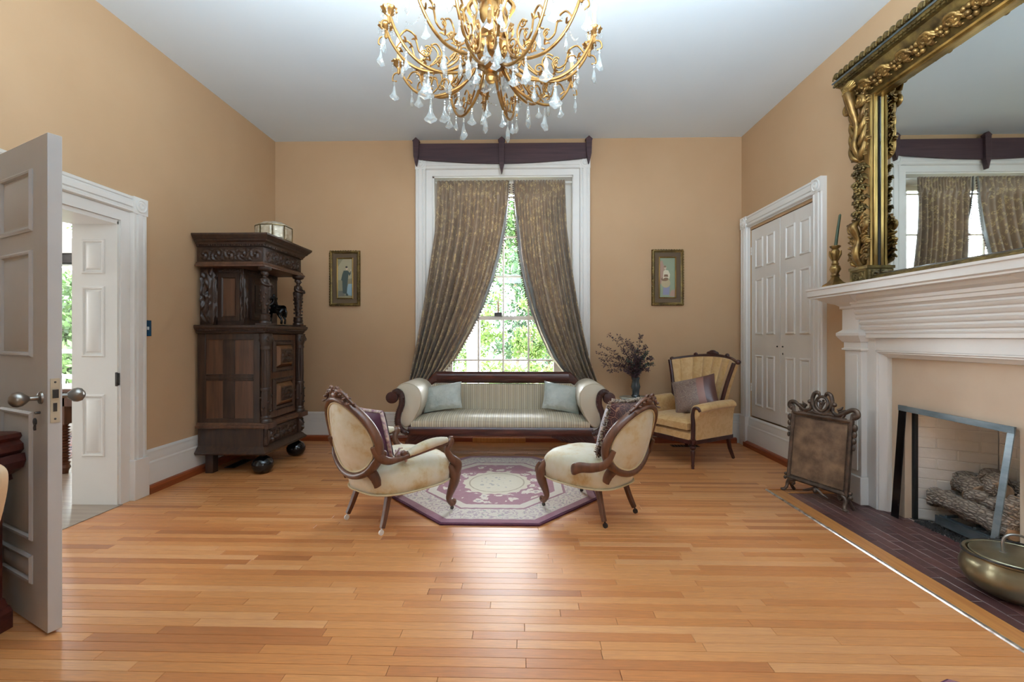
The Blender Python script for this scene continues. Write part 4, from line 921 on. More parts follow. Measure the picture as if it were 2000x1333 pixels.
sp = [(-.385,.35,0),(-.40,.26,0),(-.37,.19,.05),(-.34,.13,0),(-.30,.07,-.05),(-.28,.46,0),(-.17,.45,.03),(-.10,.40,-.05),(-.04,.36,.02),(.06,.46,0),(.02,.30,.05),(.10,.34,-.04),(.14,.27,.05),(.17,.21,0),(.19,.14,.03),(.13,.08,0),(-.2,.22,.06),(-.15,.30,-.06),(-.22,.12,.06),(-.10,.18,-.06),(.0,.22,-.08),(.05,.16,.08),(-.06,.12,.08),(.08,.22,.0)]
for i, (dx, dz, dy) in enumerate(sp):
    e = c + V((dx*1.02, dy, dz + .02)); mid = c.lerp(e, .5) + V((dx*-.10, 0, .05)); p = smooth_path([c + V((r.uniform(-.02,.02), r.uniform(-.02,.02), -.10)), c, mid, e], 6); bs.tube(p, .0022, 4)
    for k_ in range(6, len(p)):
        for q in range(15 if dx > -.05 else 9):
            d = V((r.uniform(-1,1), r.uniform(-1,1), r.uniform(-.7,1))).normalized(); s_ = r.uniform(.010,.019); u_ = d.orthogonal().normalized()
            o2 = p[k_] + d*r.uniform(.004,.020); tgt = bg if i in (10,12,14,19,23) and r.random() < .7 else bl
            tgt.add([o2, o2 + d*s_*.6 + u_*s_*.45, o2 + d*s_*1.4, o2 + d*s_*.6 - u_*s_*.45], [(0,1,2,3)])
ob('stems', bs, M['bark2'], fl, kind='stuff'); ob('dried_leaves', bl, M['dried'], fl, sm=0, kind='stuff'); ob('green_leaves', bg, M['driedg'], fl, sm=0, kind='stuff')
# ================================================================== PICTURES
def flat(name, c): 
    if name not in M: M[name] = simple(name, c, None, .7)
    return M[name]
def picture(x0, x1, z0, z1, label, bgs, shapes):
    t = thing('framed_picture', label, 'picture', ((x0+x1)/2, YB, z0), None, 'framed figure pictures on the back wall')
    o, U, Z, N = V((x0,YB-.002,z0)), V((1,0,0)), V((0,0,1)), V((0,-1,0)); w_, h_ = x1-x0, z1-z0
    b = B(); b.frame(o, U, Z, N, w_, h_, [(0,0),(0,.022),(.008,.034),(.018,.036),(.026,.026),(.034,.024),(.034,0)])
    for k_ in range(int(h_/.03)):
        for x in (x0+.006, x1-.006): b.ball((x, YB-.03, z0+.015+k_*.03), (.009,.008,.011), 6, 5)
    for k_ in range(int(w_/.03)):
        for z in (z0+.006, z1-.006): b.ball((x0+.015+k_*.03, YB-.03, z), (.011,.008,.009), 6, 5)
    ob('frame', b, M['goldd'], t)
    b = B(); b.frame(o, U, Z, N, w_, h_, [(.034,.004),(.034,.016),(.082,.013),(.082,.004)]); ob('mat_board', b, flat('brown_mat', '5d4a34'), t, sm=20)
    b = B(); b.frame(o, U, Z, N, w_, h_, [(.082,.004),(.082,.018),(.088,.022),(.095,.016),(.095,.004)]); ob('gilt_slip', b, M['goldb'], t, sm=30)
    b = B(); ms = [flat(n_, c_) for n_, c_ in bgs]; 
    iw, ih = w_-.19, h_-.19; ox, oz = x0+.095, z0+.095
    for i, (kind, mi, pts) in enumerate(shapes):
        y = YB - .008 - .0004*i; b.cur = mi
        if kind == 'e':
            cx, cz, rx, rz_ = pts; pts = [(cx+rx*cos(2*pi*j/14), cz+rz_*sin(2*pi*j/14)) for j in range(14)]
        b.add([(ox+iw*a_, y, oz+ih*c_) for a_, c_ in pts], [tuple(range(len(pts)))])
    ob('painting', b, ms, t, sm=0)
FULL = [(0,0),(1,0),(1,1),(0,1)]
picture(-2.272, -1.912, 1.580, 2.228, 'gilt framed picture of a standing figure in a dark green coat, left of the window',
    [('art_olive','8d866a'),('art_green','45504a'),('art_skin','c8b49c'),('art_hair','3a322c'),('art_blue','8aa4ae'),('art_pale','a59c80'),('art_grey','6d6a60')],
    [('p',0,FULL),('p',5,[(0,.45),(1,.5),(1,1),(0,1)]),('p',0,[(0,.8),(.35,1),(0,1)]),('p',4,[(.52,.08),(1,.05),(1,.36),(.72,.36)]),('p',6,[(.02,.04),(.48,.04),(.45,.18),(.05,.18)]),('p',1,[(.34,.12),(.62,.10),(.68,.42),(.74,.62),(.66,.70),(.40,.70),(.30,.60),(.22,.46),(.30,.44)]),('p',1,[(.66,.68),(.80,.56),(.90,.62),(.90,.70),(.82,.64),(.70,.70)]),('p',1,[(.52,.06),(.70,.05),(.72,.08),(.6,.14)]),('e',2,(.62,.755,.075,.042)),('e',3,(.60,.79,.08,.026)),('e',2,(.90,.71,.03,.02))])
picture(1.486, 1.850, 1.580, 2.224, 'gilt framed picture of a seated figure in a white blouse, right of the window',
    [('art_sage','8a957c'),('art_cream','d8d0b8'),('art_skin','c8b49c'),('art_brown','7a5f48'),('art_lav','8a8ca4'),('art_rose','a98a78'),('art_straw','b5a684')],
    [('p',0,FULL),('p',5,[(0,.35),(.25,.3),(.32,.75),(.15,.95),(0,.9)]),('p',5,[(.62,.02),(1,.02),(1,.2),(.75,.17)]),('p',4,[(.2,.06),(.62,.06),(.66,.28),(.25,.30)]),('e',6,(.40,.36,.30,.12)),('e',3,(.32,.46,.24,.05)),('p',1,[(.2,.46),(.24,.66),(.36,.70),(.56,.68),(.68,.58),(.62,.46),(.5,.50),(.34,.50)]),('p',3,[(.26,.52),(.56,.52),(.52,.58),(.30,.58)]),('e',2,(.36,.745,.075,.042)),('e',3,(.34,.78,.08,.024))])
# ================================================================== CARVED COURT CUPBOARD
def carved(b, o, U, Vv, N, w_, h_, amp=.008, seed=1, nu=None, nv=None, edge=True):
    o, U, Vv, N = V(o), V(U), V(Vv), V(N); r = random.Random(seed); k = max(1, round(w_/h_)); nu = nu or int(18*w_/h_) + 6; nv = nv or 18
    nu = min(nu, 110)
    def fn(u, v):
        q = u*k; i = min(k-1, int(q)); cx = (i+.5); dx = (q-cx)*(1 if i % 2 else -1); dy = (v-.5)*1.0
        rr = sqrt(dx*dx + dy*dy); a = atan2(dy, dx)
        hgt = .5 + .5*sin(rr*20 - a*2) ; hgt = hgt*(1-min(1, rr*1.3)) + .6*abs(sin(9*q + 4*sin(7*v)))*min(1, rr*1.6)
        e = min(1, 12*u, 12*(1-u))*min(1, 8*v, 8*(1-v)) if edge else 1
        return o + U*(w_*u) + Vv*(h_*v) + N*(amp*(hgt*e))
    return b.grid(fn, nu, nv)
cab = thing('court_cupboard', 'tall carved dark oak cupboard on black ball feet against the left wall', 'cupboard', (-2.6, 4.27, 0))
X0, X1, Y0, Y1 = -2.89, -2.30, 3.935, 4.60
def ring_mould(b, prof, x0=X0, x1=X1, y0=Y0, y1=Y1):
    """stack of (out, z) around three sides (near, front, far)"""
    rs = [[(x0, y0-o_, z), (x1+o_, y0-o_, z), (x1+o_, y1+o_, z), (x0, y1+o_, z)] for o_, z in prof]
    return b.rings(rs)
b = B(); ring_mould(b, [(.0,.17),(.035,.172),(.045,.185),(.045,.195),(.03,.21),(.02,.225),(.0,.245)]); ob('base_moulding', b, M['oak'], cab, sm=20)
b = B(); b.box(X0, X1, Y0, Y1, .243, .405); ob('plinth_case', b, M['oak'], cab, bev=.003)
b = B(); b.box(X1, X1+.014, Y0+.10, Y1-.10, .255, .395); dr = ob('drawer', b, M['oak'], cab, bev=.003)
b = B(); carved(b, (X1+.015, Y0+.11, .265), (0,1,0), (0,0,1), (1,0,0), Y1-Y0-.22, .12, .022, 2); ob('carved_front', b, M['oak'], dr, sm=60)
for y in (Y0+.01, Y1-.09):
    b = B(); b.box(X1, X1+.03, y, y+.08, .252, .40); carved(b, (X1+.031, y+.004, .258), (0,1,0), (0,0,1), (1,0,0), .072, .135, .03, 5); carved(b, (X1+.03, y-.0005 if y < 4.2 else y+.08, .258), (-1,0,0), (0,0,1), (0,-1 if y < 4.2 else 1,0), .03, .135, .006, 6); ob('carved_block', b, M['oak'], cab, sm=50)
b = B(); ring_mould(b, [(0,.40),(.028,.405),(.034,.418),(.034,.43),(.02,.44),(.012,.452),(0,.455)]); b.box(X1-.02, X1+.065, Y0-.03, Y0+.10, .405, .452); b.box(X1-.02, X1+.065, Y1-.10, Y1+.03, .405, .452); ob('waist_moulding', b, M['oakp'], cab, sm=20)
b = B(); b.box(X0, X1-.03, Y0+.012, Y1, .45, 1.25); ob('lower_case', b, M['oak'], cab)
# side frame and panels
def fp(b, x0, x1, z0, z1, d=.018): b.box(x0, x1, Y0-.006, Y0+.012, z0, z1)
b = B(); fp(b, X0, X0+.075, .45, 1.25); fp(b, X1-.085, X1-.028, .45, 1.25)
for z0, z1 in ((.45,.49),(.825,.885),(1.19,1.25)): b.box(X0+.075, X1-.085, Y0-.004, Y0+.012, z0, z1)
b.box(-2.665, -2.555, Y0-.002, Y0+.012, .49, .825); b.box(-2.665, -2.555, Y0-.002, Y0+.012, .885, 1.19); b.box(X0+.075, X1-.085, Y0-.012, Y0-.003, .848, .862); ob('side_frame', b, M['oak'], cab, bev=.003)
for z0, z1 in ((.49,.825),(.885,1.19)):
    for x0, x1 in ((X0+.075,-2.665),(-2.555,X1-.085)):
        b = B(); b.box(x0, x1, Y0+.003, Y0+.013, z0, z1); ob('side_panel', b, M['oakp'], cab, sm=0)
# door with two raised panels
b = B(); b.box(X1-.03, X1-.005, Y0+.09, Y1-.09, .47, 1.24); dd = ob('door', b, M['oakp'], cab, bev=.003)
for z0 in (.53, .885):
    y0, w_, h_ = Y0+.15, Y1-Y0-.30, .30
    b = B(); b.frame((X1-.005, y0, z0), (0,1,0), (0,0,1), (1,0,0), w_, h_, [(0,0),(0,.008),(.02,.024),(.04,.02),(.045,.006),(.045,0)]); carved(b, (X1+.006,y0+.003,z0+.003), (0,1,0), (0,0,1), (1,0,0), w_-.006, .035, .014, 8); carved(b, (X1+.006,y0+.003,z0+h_-.038), (0,1,0), (0,0,1), (1,0,0), w_-.006, .035, .014, 8); ob('panel_moulding', b, M['oak'], dd, sm=40)
    b = B(); b.rings([[(X1+.0, y0+.045, z0+.045), (X1, y0+w_-.045, z0+.045), (X1, y0+w_-.045, z0+h_-.045), (X1, y0+.045, z0+h_-.045)], [(X1+.035, y0+.075, z0+.075), (X1+.035, y0+w_-.075, z0+.075), (X1+.035, y0+w_-.075, z0+h_-.075), (X1+.035, y0+.075, z0+h_-.075)]]); ob('raised_field', b, M['oakl'], dd, sm=0)
    b = B(); carved(b, (X1+.036, y0+.085, z0+.085), (0,1,0), (0,0,1), (1,0,0), w_-.17, h_-.17, .022, 3, 22, 22); ob('carved_boss', b, M['oak'], dd, sm=60)
for yc in (Y0+.03, Y1-.03):
    b = B(); fl_ = lambda u: 1 + .05*cos(14*2*pi*u)
    b.lathe([(.050,.455),(.050,.475),(.042,.485),(.046,.50),(.036,.515)], (X1+.005,yc,0), 28); b.lathe([(.038,.515),(.044,.60),(.044,.70),(.038,.735)], (X1+.005,yc,0), 40, wob=lambda u: 1 + .07*sin(6*2*pi*u))
    b.lathe([(.044,.735),(.048,.75),(.042,.765)], (X1+.005,yc,0), 28); b.lathe([(.037,.765),(.040,.86),(.036,1.10)], (X1+.005,yc,0), 56, wob=fl_); b.lathe([(.042,1.10),(.046,1.115),(.040,1.13),(.042,1.14),(.058,1.19),(.052,1.20),(.056,1.245)], (X1+.005,yc,0), 28)
    for s in (-1, 1): b.tube(spiral((X1+.045, yc+s*.042, 1.195), (0,s,0), (0,0,1), .022, .004, 1.5, R(90), 16), .008, 6)
    for q in range(10): b.ball((X1+.005+.044*cos(q*2.4), yc+.044*sin(q*2.4), .555+.017*q), (.014,.014,.012), 6, 5)
    ob('column', b, M['oak'], cab, sm=50)
b = B(); ring_mould(b, [(0,1.243),(.02,1.247),(.03,1.26),(.03,1.268),(.045,1.285),(.052,1.30),(.052,1.318),(.04,1.322),(0,1.322)]); ob('waist_shelf', b, M['oak'], cab, sm=20)
b = B()
for i in range(40):
    t_ = i/40; b.ball((X0+.03+t_*(X1-X0), Y0-.040, 1.275), (.010,.010,.008), 6, 4); b.ball((X1+.040, Y0+t_*(Y1-Y0), 1.275), (.010,.010,.008), 6, 4)
ob('egg_and_dart', b, M['oak'], cab, kind='stuff')
# upper recessed cupboard
UX, UY0, UY1 = -2.53, 4.02, 4.58
b = B(); b.box(X0+.12, UX, UY0, UY1, 1.322, 1.835); up_ = ob('upper_case', b, M['oak'], cab, bev=.003)
b = B(); b.frame((X0+.13, UY0, 1.36), (1,0,0), (0,0,1), (0,-1,0), UX-X0-.16, .43, [(0,0),(0,.012),(.035,.012),(.045,.002),(.045,0)]); ob('panel_frame', b, M['oak'], up_)
b = B(); b.box(X0+.175, UX-.075, UY0-.004, UY0+.001, 1.405, 1.745); ob('recess_panel', b, M['oakp'], up_, sm=0)
b = B(); carved(b, (UX-.03, UY0-.004, 1.33), (1,0,0), (0,0,1), (0,-1,0), .034, .50, .012, 4, 8, 60); carved(b, (UX+.004, UY0, 1.33), (0,1,0), (0,0,1), (1,0,0), .05, .50, .012, 4, 8, 60); carved(b, (X0+.12, UY0-.014, 1.795), (1,0,0), (0,0,1), (0,-1,0), UX-X0-.13, .04, .010, 4); carved(b, (UX+.004, UY0+.05, 1.795), (0,1,0), (0,0,1), (1,0,0), UY1-UY0-.05, .04, .012, 4); ob('carved_border', b, M['oak'], up_, sm=60)
b = B(); b.frame((UX, UY0+.10, 1.37), (0,1,0), (0,0,1), (1,0,0), UY1-UY0-.18, .40, [(0,0),(0,.014),(.03,.022),(.05,.012),(.06,.002),(.06,0)]); b.box(UX, UX+.008, UY0+.17, UY1-.15, 1.44, 1.70); ob('door', b, M['oak'], up_, sm=30)
b = B(); b.box(X0, X0+.115, Y0+.03, UY0+.25, 1.322, 1.835); carved(b, (X0+.004, Y0+.029, 1.33), (1,0,0), (0,0,1), (0,-1,0), .108, .50, .035, 9, 16, 60); carved(b, (X0+.116, Y0+.03, 1.33), (0,1,0), (0,0,1), (1,0,0), .055, .50, .02, 9, 10, 60); ob('carved_pilaster', b, M['oak'], cab, sm=60)
# caryatid front columns
for yc in (Y0+.035, Y1-.035):
    xc = X1 - .005; b = B()
    b.box(xc-.055, xc+.055, yc-.055, yc+.055, 1.322, 1.336)
    b.lathe([(.050,1.336),(.052,1.35),(.040,1.362),(.048,1.38),(.042,1.40),(.046,1.415),(.026,1.425),(.030,1.50),(.044,1.63),(.050,1.66),(.046,1.675)], (xc,yc,0), 20)
    for q in range(24): b.ball((xc+.036*cos(q*1.7)*(1+.012*q*.5), yc+.036*sin(q*1.7)*(1+.012*q*.5), 1.44+.009*q), (.010,.010,.012), 6, 4)
    b.ball((xc, yc, 1.705), (.040,.046,.045), 12, 10); 
    for s in (-1, 1):
        b.tube(smooth_path([(xc-.005,yc+s*.046,1.725),(xc+.015,yc+s*.060,1.69),(xc+.045,yc+s*.035,1.672),(xc+.048,yc-s*.02,1.685)],4), .014, 8)
    b.tube([(xc,yc,1.73),(xc,yc,1.765)], .018, 8); b.ball((xc+.004, yc, 1.778), (.026,.023,.030), 12, 10); b.ball((xc+.030, yc, 1.775), (.008,.006,.008), 6, 5); b.ball((xc-.008,yc,1.79), (.028,.027,.026), 10, 8)
    b.lathe([(.030,1.80),(.050,1.812),(.055,1.82),(.055,1.838)], (xc,yc,0), 16); ob('caryatid_column', b, M['oak'], cab, sm=60)
b = B(); ring_mould(b, [(0,1.835),(.03,1.838),(.03,1.85),(.018,1.862),(.012,1.878),(0,1.88)], y0=Y0-.01, y1=Y1+.01); b.box(X0, X1, Y0, Y1, 1.836, 1.87); ob('canopy_moulding', b, M['oakp'], cab, sm=20)
b = B(); b.box(X0, X1+.002, Y0-.008, Y1+.008, 1.876, 2.015); ob('frieze_case', b, M['oak'], cab)
b = B(); carved(b, (X0+.01, Y0-.010, 1.885), (1,0,0), (0,0,1), (0,-1,0), X1-X0-.01, .12, .018, 6); ob('carved_frieze', b, M['oak'], cab, sm=60)
b = B(); carved(b, (X1+.004, Y0, 1.885), (0,1,0), (0,0,1), (1,0,0), Y1-Y0, .12, .022, 7); ob('carved_frieze', b, M['oak'], cab, sm=60)
b = B(); ring_mould(b, [(.008,2.012),(.02,2.018),(.02,2.03),(.028,2.036),(.034,2.05),(.05,2.062),(.056,2.075),(.062,2.078),(.078,2.10),(.084,2.108),(.084,2.122),(0,2.124)]); ob('cornice', b, M['oak'], cab, sm=20)
b = B()
for i in range(30): b.box(X1+.022, X1+.030, Y0+i*.0224, Y0+.012+i*.0224, 2.02, 2.034); b.box(X0+.02+i*.02, X0+.03+i*.02, Y0-.030, Y0-.022, 2.02, 2.034)
ob('dentil_row', b, M['oak'], cab, sm=0, kind='stuff')
for yc in (Y0+.045, Y1-.03):
    b = B(); b.lathe([(.0,0),(.035,.0),(.070,.018),(.088,.055),(.090,.085),(.075,.12),(.045,.142),(.030,.150),(.036,.160),(.036,.172)], (X1-.03, yc, 0), 28); ob('ball_foot', b, M['ebony'], cab, label='glossy black ball foot')
for y in (Y0+.01, Y1-.07):
    b = B(); b.box(X0+.06, X0+.13, y, y+.07, 0, .20); ob('leg', b, M['oak'], cab, bev=.003)
# --- glass casket on top
t = thing('glass_casket', 'octagonal glass and silver casket on top of the tall cupboard', 'box', (-2.37, 4.23, 2.124))
cs = [( .17,.07),(.07,.13),(-.07,.13),(-.17,.07),(-.17,-.07),(-.07,-.13),(.07,-.13),(.17,-.07)]
cg = simple('silvered_casket_glass', 'a89c84', 'd8d2c0', .15, .3, scale=25, bump=.4, bs=40)
cx, cy = -2.37, 4.23
for i in range(8):
    a_, c_ = cs[i], cs[(i+1) % 8]; b = B(); q0, q1 = V((cx+a_[0]*.82, cy+a_[1], 2.13)), V((cx+c_[0]*.82, cy+c_[1], 2.13)); nn = V((q1.y-q0.y, q0.x-q1.x, 0)).normalized(); dd_ = (q1-q0)
    b.rings([[q0+dd_*.05, q1-dd_*.05, q1-dd_*.05+V((0,0,.125)), q0+dd_*.05+V((0,0,.125))], [q0+dd_*.15+nn*.008+V((0,0,.015)), q1-dd_*.15+nn*.008+V((0,0,.015)), q1-dd_*.15+nn*.008+V((0,0,.11)), q0+dd_*.15+nn*.008+V((0,0,.11))]]); ob('glass_panel', b, cg, t, sm=0)
b = B()
for z in (2.1285, 2.258): b.tube([(cx+a_*.83, cy+c_*1.01, z) for a_, c_ in cs], .0045, 6, loop=True)
for a_, c_ in cs: b.tube([(cx+a_*.83, cy+c_*1.01, 2.127), (cx+a_*.83, cy+c_*1.01, 2.26)], .004, 6)
ob('silver_edging', b, M['goldd'], t)
b = B(); b.rings([[(cx+a_*.83*k_, cy+c_*k_, z) for a_, c_ in cs] for k_, z in ((1.0,2.262),(1.0,2.268),(.72,2.292),(.70,2.294))]); lid = ob('lid', b, cg, t, sm=10)
b = B(); b.lathe([(.006,2.293),(.012,2.30),(.008,2.306),(.012,2.314),(.0,2.322)], (cx,cy,0), 10); ob('lid_knob', b, M['goldd'], lid)
# --- bronze horse and rider
hs = thing('horse_figurine', 'small dark bronze horse with rider on the cupboard shelf between the columns', 'figurine', (-2.33, 4.18, 1.322), R(-20))
def skin(name, verts, edges, radii, mat, parent, lv=2):
    me = bpy.data.meshes.new(name); me.from_pydata([V(v) for v in verts], edges, []); me.materials.append(mat)
    o = bpy.data.objects.new(name, me); COL.objects.link(o); o.parent = parent
    md = o.modifiers.new('skin', 'SKIN'); md.use_smooth_shade = True
    for i, r_ in enumerate(radii): me.skin_vertices[0].data[i].radius = (r_, r_) if not isinstance(r_, tuple) else r_
    me.skin_vertices[0].data[0].use_root = True
    o.modifiers.new('sub', 'SUBSURF').levels = lv; o.modifiers['sub'].render_levels = lv
    return o
S_ = 1.0
hv = [(.06,0,.155),(0,0,.155),(-.07,0,.16),(-.105,0,.185),(-.13,0,.225),(-.15,0,.245),(-.185,0,.225),(.095,0,.15),
      (-.075,.022,.13),(-.080,.024,.075),(-.078,.024,.035),(-.082,.024,.010),(-.075,-.022,.13),(-.115,-.026,.095),(-.10,-.026,.055),(-.112,-.026,.045),
      (.085,.024,.12),(.072,.026,.085),(.100,.026,.055),(.092,.026,.010),(.085,-.024,.12),(.085,-.026,.085),(.115,-.026,.052),(.108,-.026,.010),
      (.125,0,.155),(.140,0,.12),(.135,0,.07)]
he = [(0,1),(1,2),(2,3),(3,4),(4,5),(5,6),(0,7),(2,8),(8,9),(9,10),(10,11),(2,12),(12,13),(13,14),(14,15),(7,16),(16,17),(17,18),(18,19),(7,20),(20,21),(21,22),(22,23),(7,24),(24,25),(25,26)]
hr = [.042,.040,.042,.032,.024,.020,.012,.040,.020,.011,.008,.012,.020,.012,.008,.011,.024,.014,.009,.012,.024,.014,.009,.012,.010,.012,.006]
skin('horse', hv, he, hr, M['bronze'], hs)
b = B(); b.box(-.14,.15,-.05,.05,0,.006); ob('base', b, M['bronze'], hs, bev=.002)
rv = [(-.005,0,.205),(-.008,0,.235),(-.012,0,.262),(-.014,0,.278),(-.016,0,.30),(-.012,.028,.258),(-.03,.036,.235),(-.065,.022,.228),(-.012,-.028,.258),(-.03,-.036,.235),(-.065,-.022,.228),(-.02,.04,.195),(-.03,.048,.16),(-.02,.048,.125),(-.035,.048,.115),(-.02,-.04,.195),(-.03,-.048,.16),(-.02,-.048,.125),(-.035,-.048,.115)]
re_ = [(0,1),(1,2),(2,3),(3,4),(2,5),(5,6),(6,7),(2,8),(8,9),(9,10),(0,11),(11,12),(12,13),(13,14),(0,15),(15,16),(16,17),(17,18)]
rr_ = [.020,.018,.020,.009,.016,.011,.009,.007,.011,.009,.007,.014,.011,.008,.006,.014,.011,.008,.006]
skin('rider', rv, re_, rr_, M['bronze'], hs)
# ================================================================== MIRROR over the mantel
mir = thing('overmantel_mirror', 'large gilt carved overmantel mirror standing on the white mantel shelf', 'mirror', (2.45, 2.70, 1.591))
GY0, GY1, GZ0, GZ1 = 2.02, 3.18, 1.657, 2.888
b = B(); b.box(2.470, 2.478, GY0-.02, GY1+.02, GZ0-.02, GZ1+.02); ob('glass', b, M['mirror'], mir, sm=0, label='silvered mirror glass')
b = B(); b.box(2.479, 2.515, GY0-.14, GY1+.14, 1.6, 3.10); ob('backboard', b, M['oak'], mir, sm=0)
b = B(); b.frame((2.470, GY0-.012, GZ0-.012), (0,1,0), (0,0,1), (-1,0,0), GY1-GY0+.024, GZ1-GZ0+.024, [(0,0),(0,.012),(.010,.010),(.013,0)]); ob('black_slip', b, M['ebony'], mir)
b = B(); b.sweep([(2.478,1.593),(2.40,1.593),(2.395,1.60),(2.40,1.612),(2.41,1.615),(2.425,1.64),(2.435,1.643),(2.45,1.65),(2.478,1.65)], (0,GY0-.02,0), (0,GY1+.02,0), (1,0,0), (0,0,1)); carved(b, (2.412, GY1, 1.614), (0,-1,0), (.45,0,.9), (-.9,0,.4), GY1-GY0, .026, .006, 4, 110, 8); ob('bottom_rail', b, M['goldd'], mir, sm=40)
b = B(); b.sweep([(2.478,2.885),(2.442,2.885),(2.436,2.890),(2.444,2.898),(2.432,2.902),(2.426,2.912),(2.436,2.918),(2.436,2.96),(2.478,2.96)], (0,GY0-.15,0), (0,GY1+.12,0), (1,0,0), (0,0,1)); ob('top_fillet', b, M['goldb'], mir, sm=25)
def leaves(b, yc, z0, z1, n, r):
    for i in range(n):
        z = z0 + (z1-z0)*i/n; s = -1 if i % 2 else 1; o2 = r.uniform(.01,.055)*s; L = r.uniform(.045,.075)
        p = V((2.392, yc+o2, z)); d = V((0, s*r.uniform(.3,.9), r.uniform(.5,1))).normalized()
        b.tube([p, p + d*L*.4 + V((-.022,0,0)), p + d*L*.8 + V((-.020,0,0)), p + d*L + V((.002,0,-.012))], [.008,.013,.011,.003], 7)
        for q in (-.5,.5):
            e = V((0, d.y*cos(q)-d.z*sin(q), d.y*sin(q)+d.z*cos(q))); b.tube([p + d*L*.3 + V((-.012,0,0)), p + d*L*.3 + e*L*.35 + V((-.018,0,0)), p + d*L*.3 + e*L*.5 + V((.0,0,0))], [.007,.009,.003], 6)
def column(y0, y1, sgn):
    b = B(); b.box(2.452, 2.478, y0, y1, 1.70, 2.96); b.box(2.435, 2.478, y0 if sgn < 0 else y1-.03, y0+.03 if sgn < 0 else y1, 1.70, 2.96); b.tube([(2.42, y0+.012 if sgn < 0 else y1-.012, z) for z in (1.70, 2.9)], .012, 8); ob('side_rail', b, M['goldb'], mir, bev=.006)
    yc = (y0+y1)/2 + (-.012 if sgn < 0 else .012)
    b = B(); b.box(2.385, 2.478, yc-.075, yc+.085, 1.593, 1.70); b.box(2.375, 2.478, yc-.085, yc+.095, 1.692, 1.712); b.frame((2.385, yc-.07, 1.60), (0,1,0), (0,0,1), (-1,0,0), .15, .09, [(0,0),(0,.01),(.012,.006),(.014,0)]); carved(b, (2.384, yc-.055, 1.615), (0,1,0), (0,0,1), (-1,0,0), .12, .06, .010, 3); carved(b, (2.39, yc-.076, 1.60), (1,0,0), (0,0,1), (0,-1,0), .075, .085, .010, 3); ob('base_block', b, M['goldd'], mir, sm=40)
    b = B(); r = random.Random(int(y0*100))
    # acanthus foot, console, garland of flowers, shell volute
    for k_ in range(5):
        for s in (-1, 1):
            z = 1.73 + k_*.045; b.tube(smooth_path([(2.41,yc+s*.01,z),(2.385,yc+s*.04,z+.02),(2.375,yc+s*.075,z+.05-.006*k_),(2.365,yc+s*.088,z+.035)],4), [.010,.014,.016,.017,.017,.016,.015,.013,.011,.010,.008,.006,.004], 7)
    b.tube(smooth_path([(2.40,yc,1.72),(2.36,yc,1.80),(2.375,yc,1.90),(2.34,yc,1.99),(2.38,yc,2.03)],5), [.022,.025,.027,.027,.026,.025,.024,.023,.022,.022,.022,.023,.025,.027,.027,.027,.025,.022,.02,.018,.015], 10)
    leaves(b, yc, 1.72, 2.04, 26, r)
    for s in (-1, 1): b.tube(spiral((2.37, yc+s*.055, 2.00), (0,s,0), (0,0,1), .035, .006, 1.6, R(-90), 18), [.013]*19, 8)
    ob('acanthus_foot', b, M['gold'], mir, sm=60)
    b = B()
    for k_ in range(15):
        z = 2.06 + k_*.026; a = k_*2.3; c = V((2.385 + .012*cos(a), yc + .028*sin(a), z)); 
        for q in range(6): b.ball(c + V((-.008, .018*cos(q*1.05), .018*sin(q*1.05))), (.010,.012,.012), 6, 5)
        b.ball(c + V((-.018,0,0)), .009, 6, 5)
        for s in (-1, 1): b.tube([c + V((.01,0,0)), c + V((-.004, s*.035, .012)), c + V((.004, s*.058, .0+.012*sin(a)))], [.012,.012,.003], 6)
    ob('flower_garland', b, M['goldd'], mir, sm=60)
    b = B()
    for k_ in range(4):
        for s in (-1, 1): b.tube(smooth_path([(2.395,yc+s*.005,2.47+k_*.09),(2.37,yc+s*.03,2.49+k_*.085),(2.365,yc+s*.06,2.54+k_*.085),(2.375,yc+s*.075,2.61+k_*.08)],4), [.012,.016,.018,.019,.019,.019,.018,.017,.015,.013,.010,.007,.004], 8)
    b.tube(smooth_path([(2.40,yc,2.46),(2.35,yc,2.56),(2.365,yc,2.70),(2.33,yc,2.84),(2.30,yc,2.95)],5), [.018]*12+[.022,.025,.028,.03,.032,.034,.034,.032,.028], 10)
    leaves(b, yc, 2.46, 2.95, 34, r)
    for s in (-1, 1): b.tube(spiral((2.345, yc+s*.06, 2.86), (0,s,0), (0,0,1), .042, .006, 1.7, R(180), 20), [.015]*21, 8)
    ob('console_scroll', b, M['gold'], mir, sm=60)
    b = B(); c = V((2.325, yc, 2.985))
    for k_ in range(9):
        a = R(-70 + 17.5*k_); b.tube([c + V((0,0,-.05)), c + V((-.028, sin(a)*.035, -.05+cos(a)*.05)), c + V((-.012, sin(a)*.07, -.045+cos(a)*.085))], [.006,.014,.009], 7)
    b.tube(spiral(c + V((-.01,0,-.055)), (0,1,0), (0,0,1), .02, .006, 1.2, 0, 12), .01, 6); ob('shell', b, M['goldb'], mir, sm=60)
column(3.185, 3.345, -1); column(1.855, 2.015, 1)
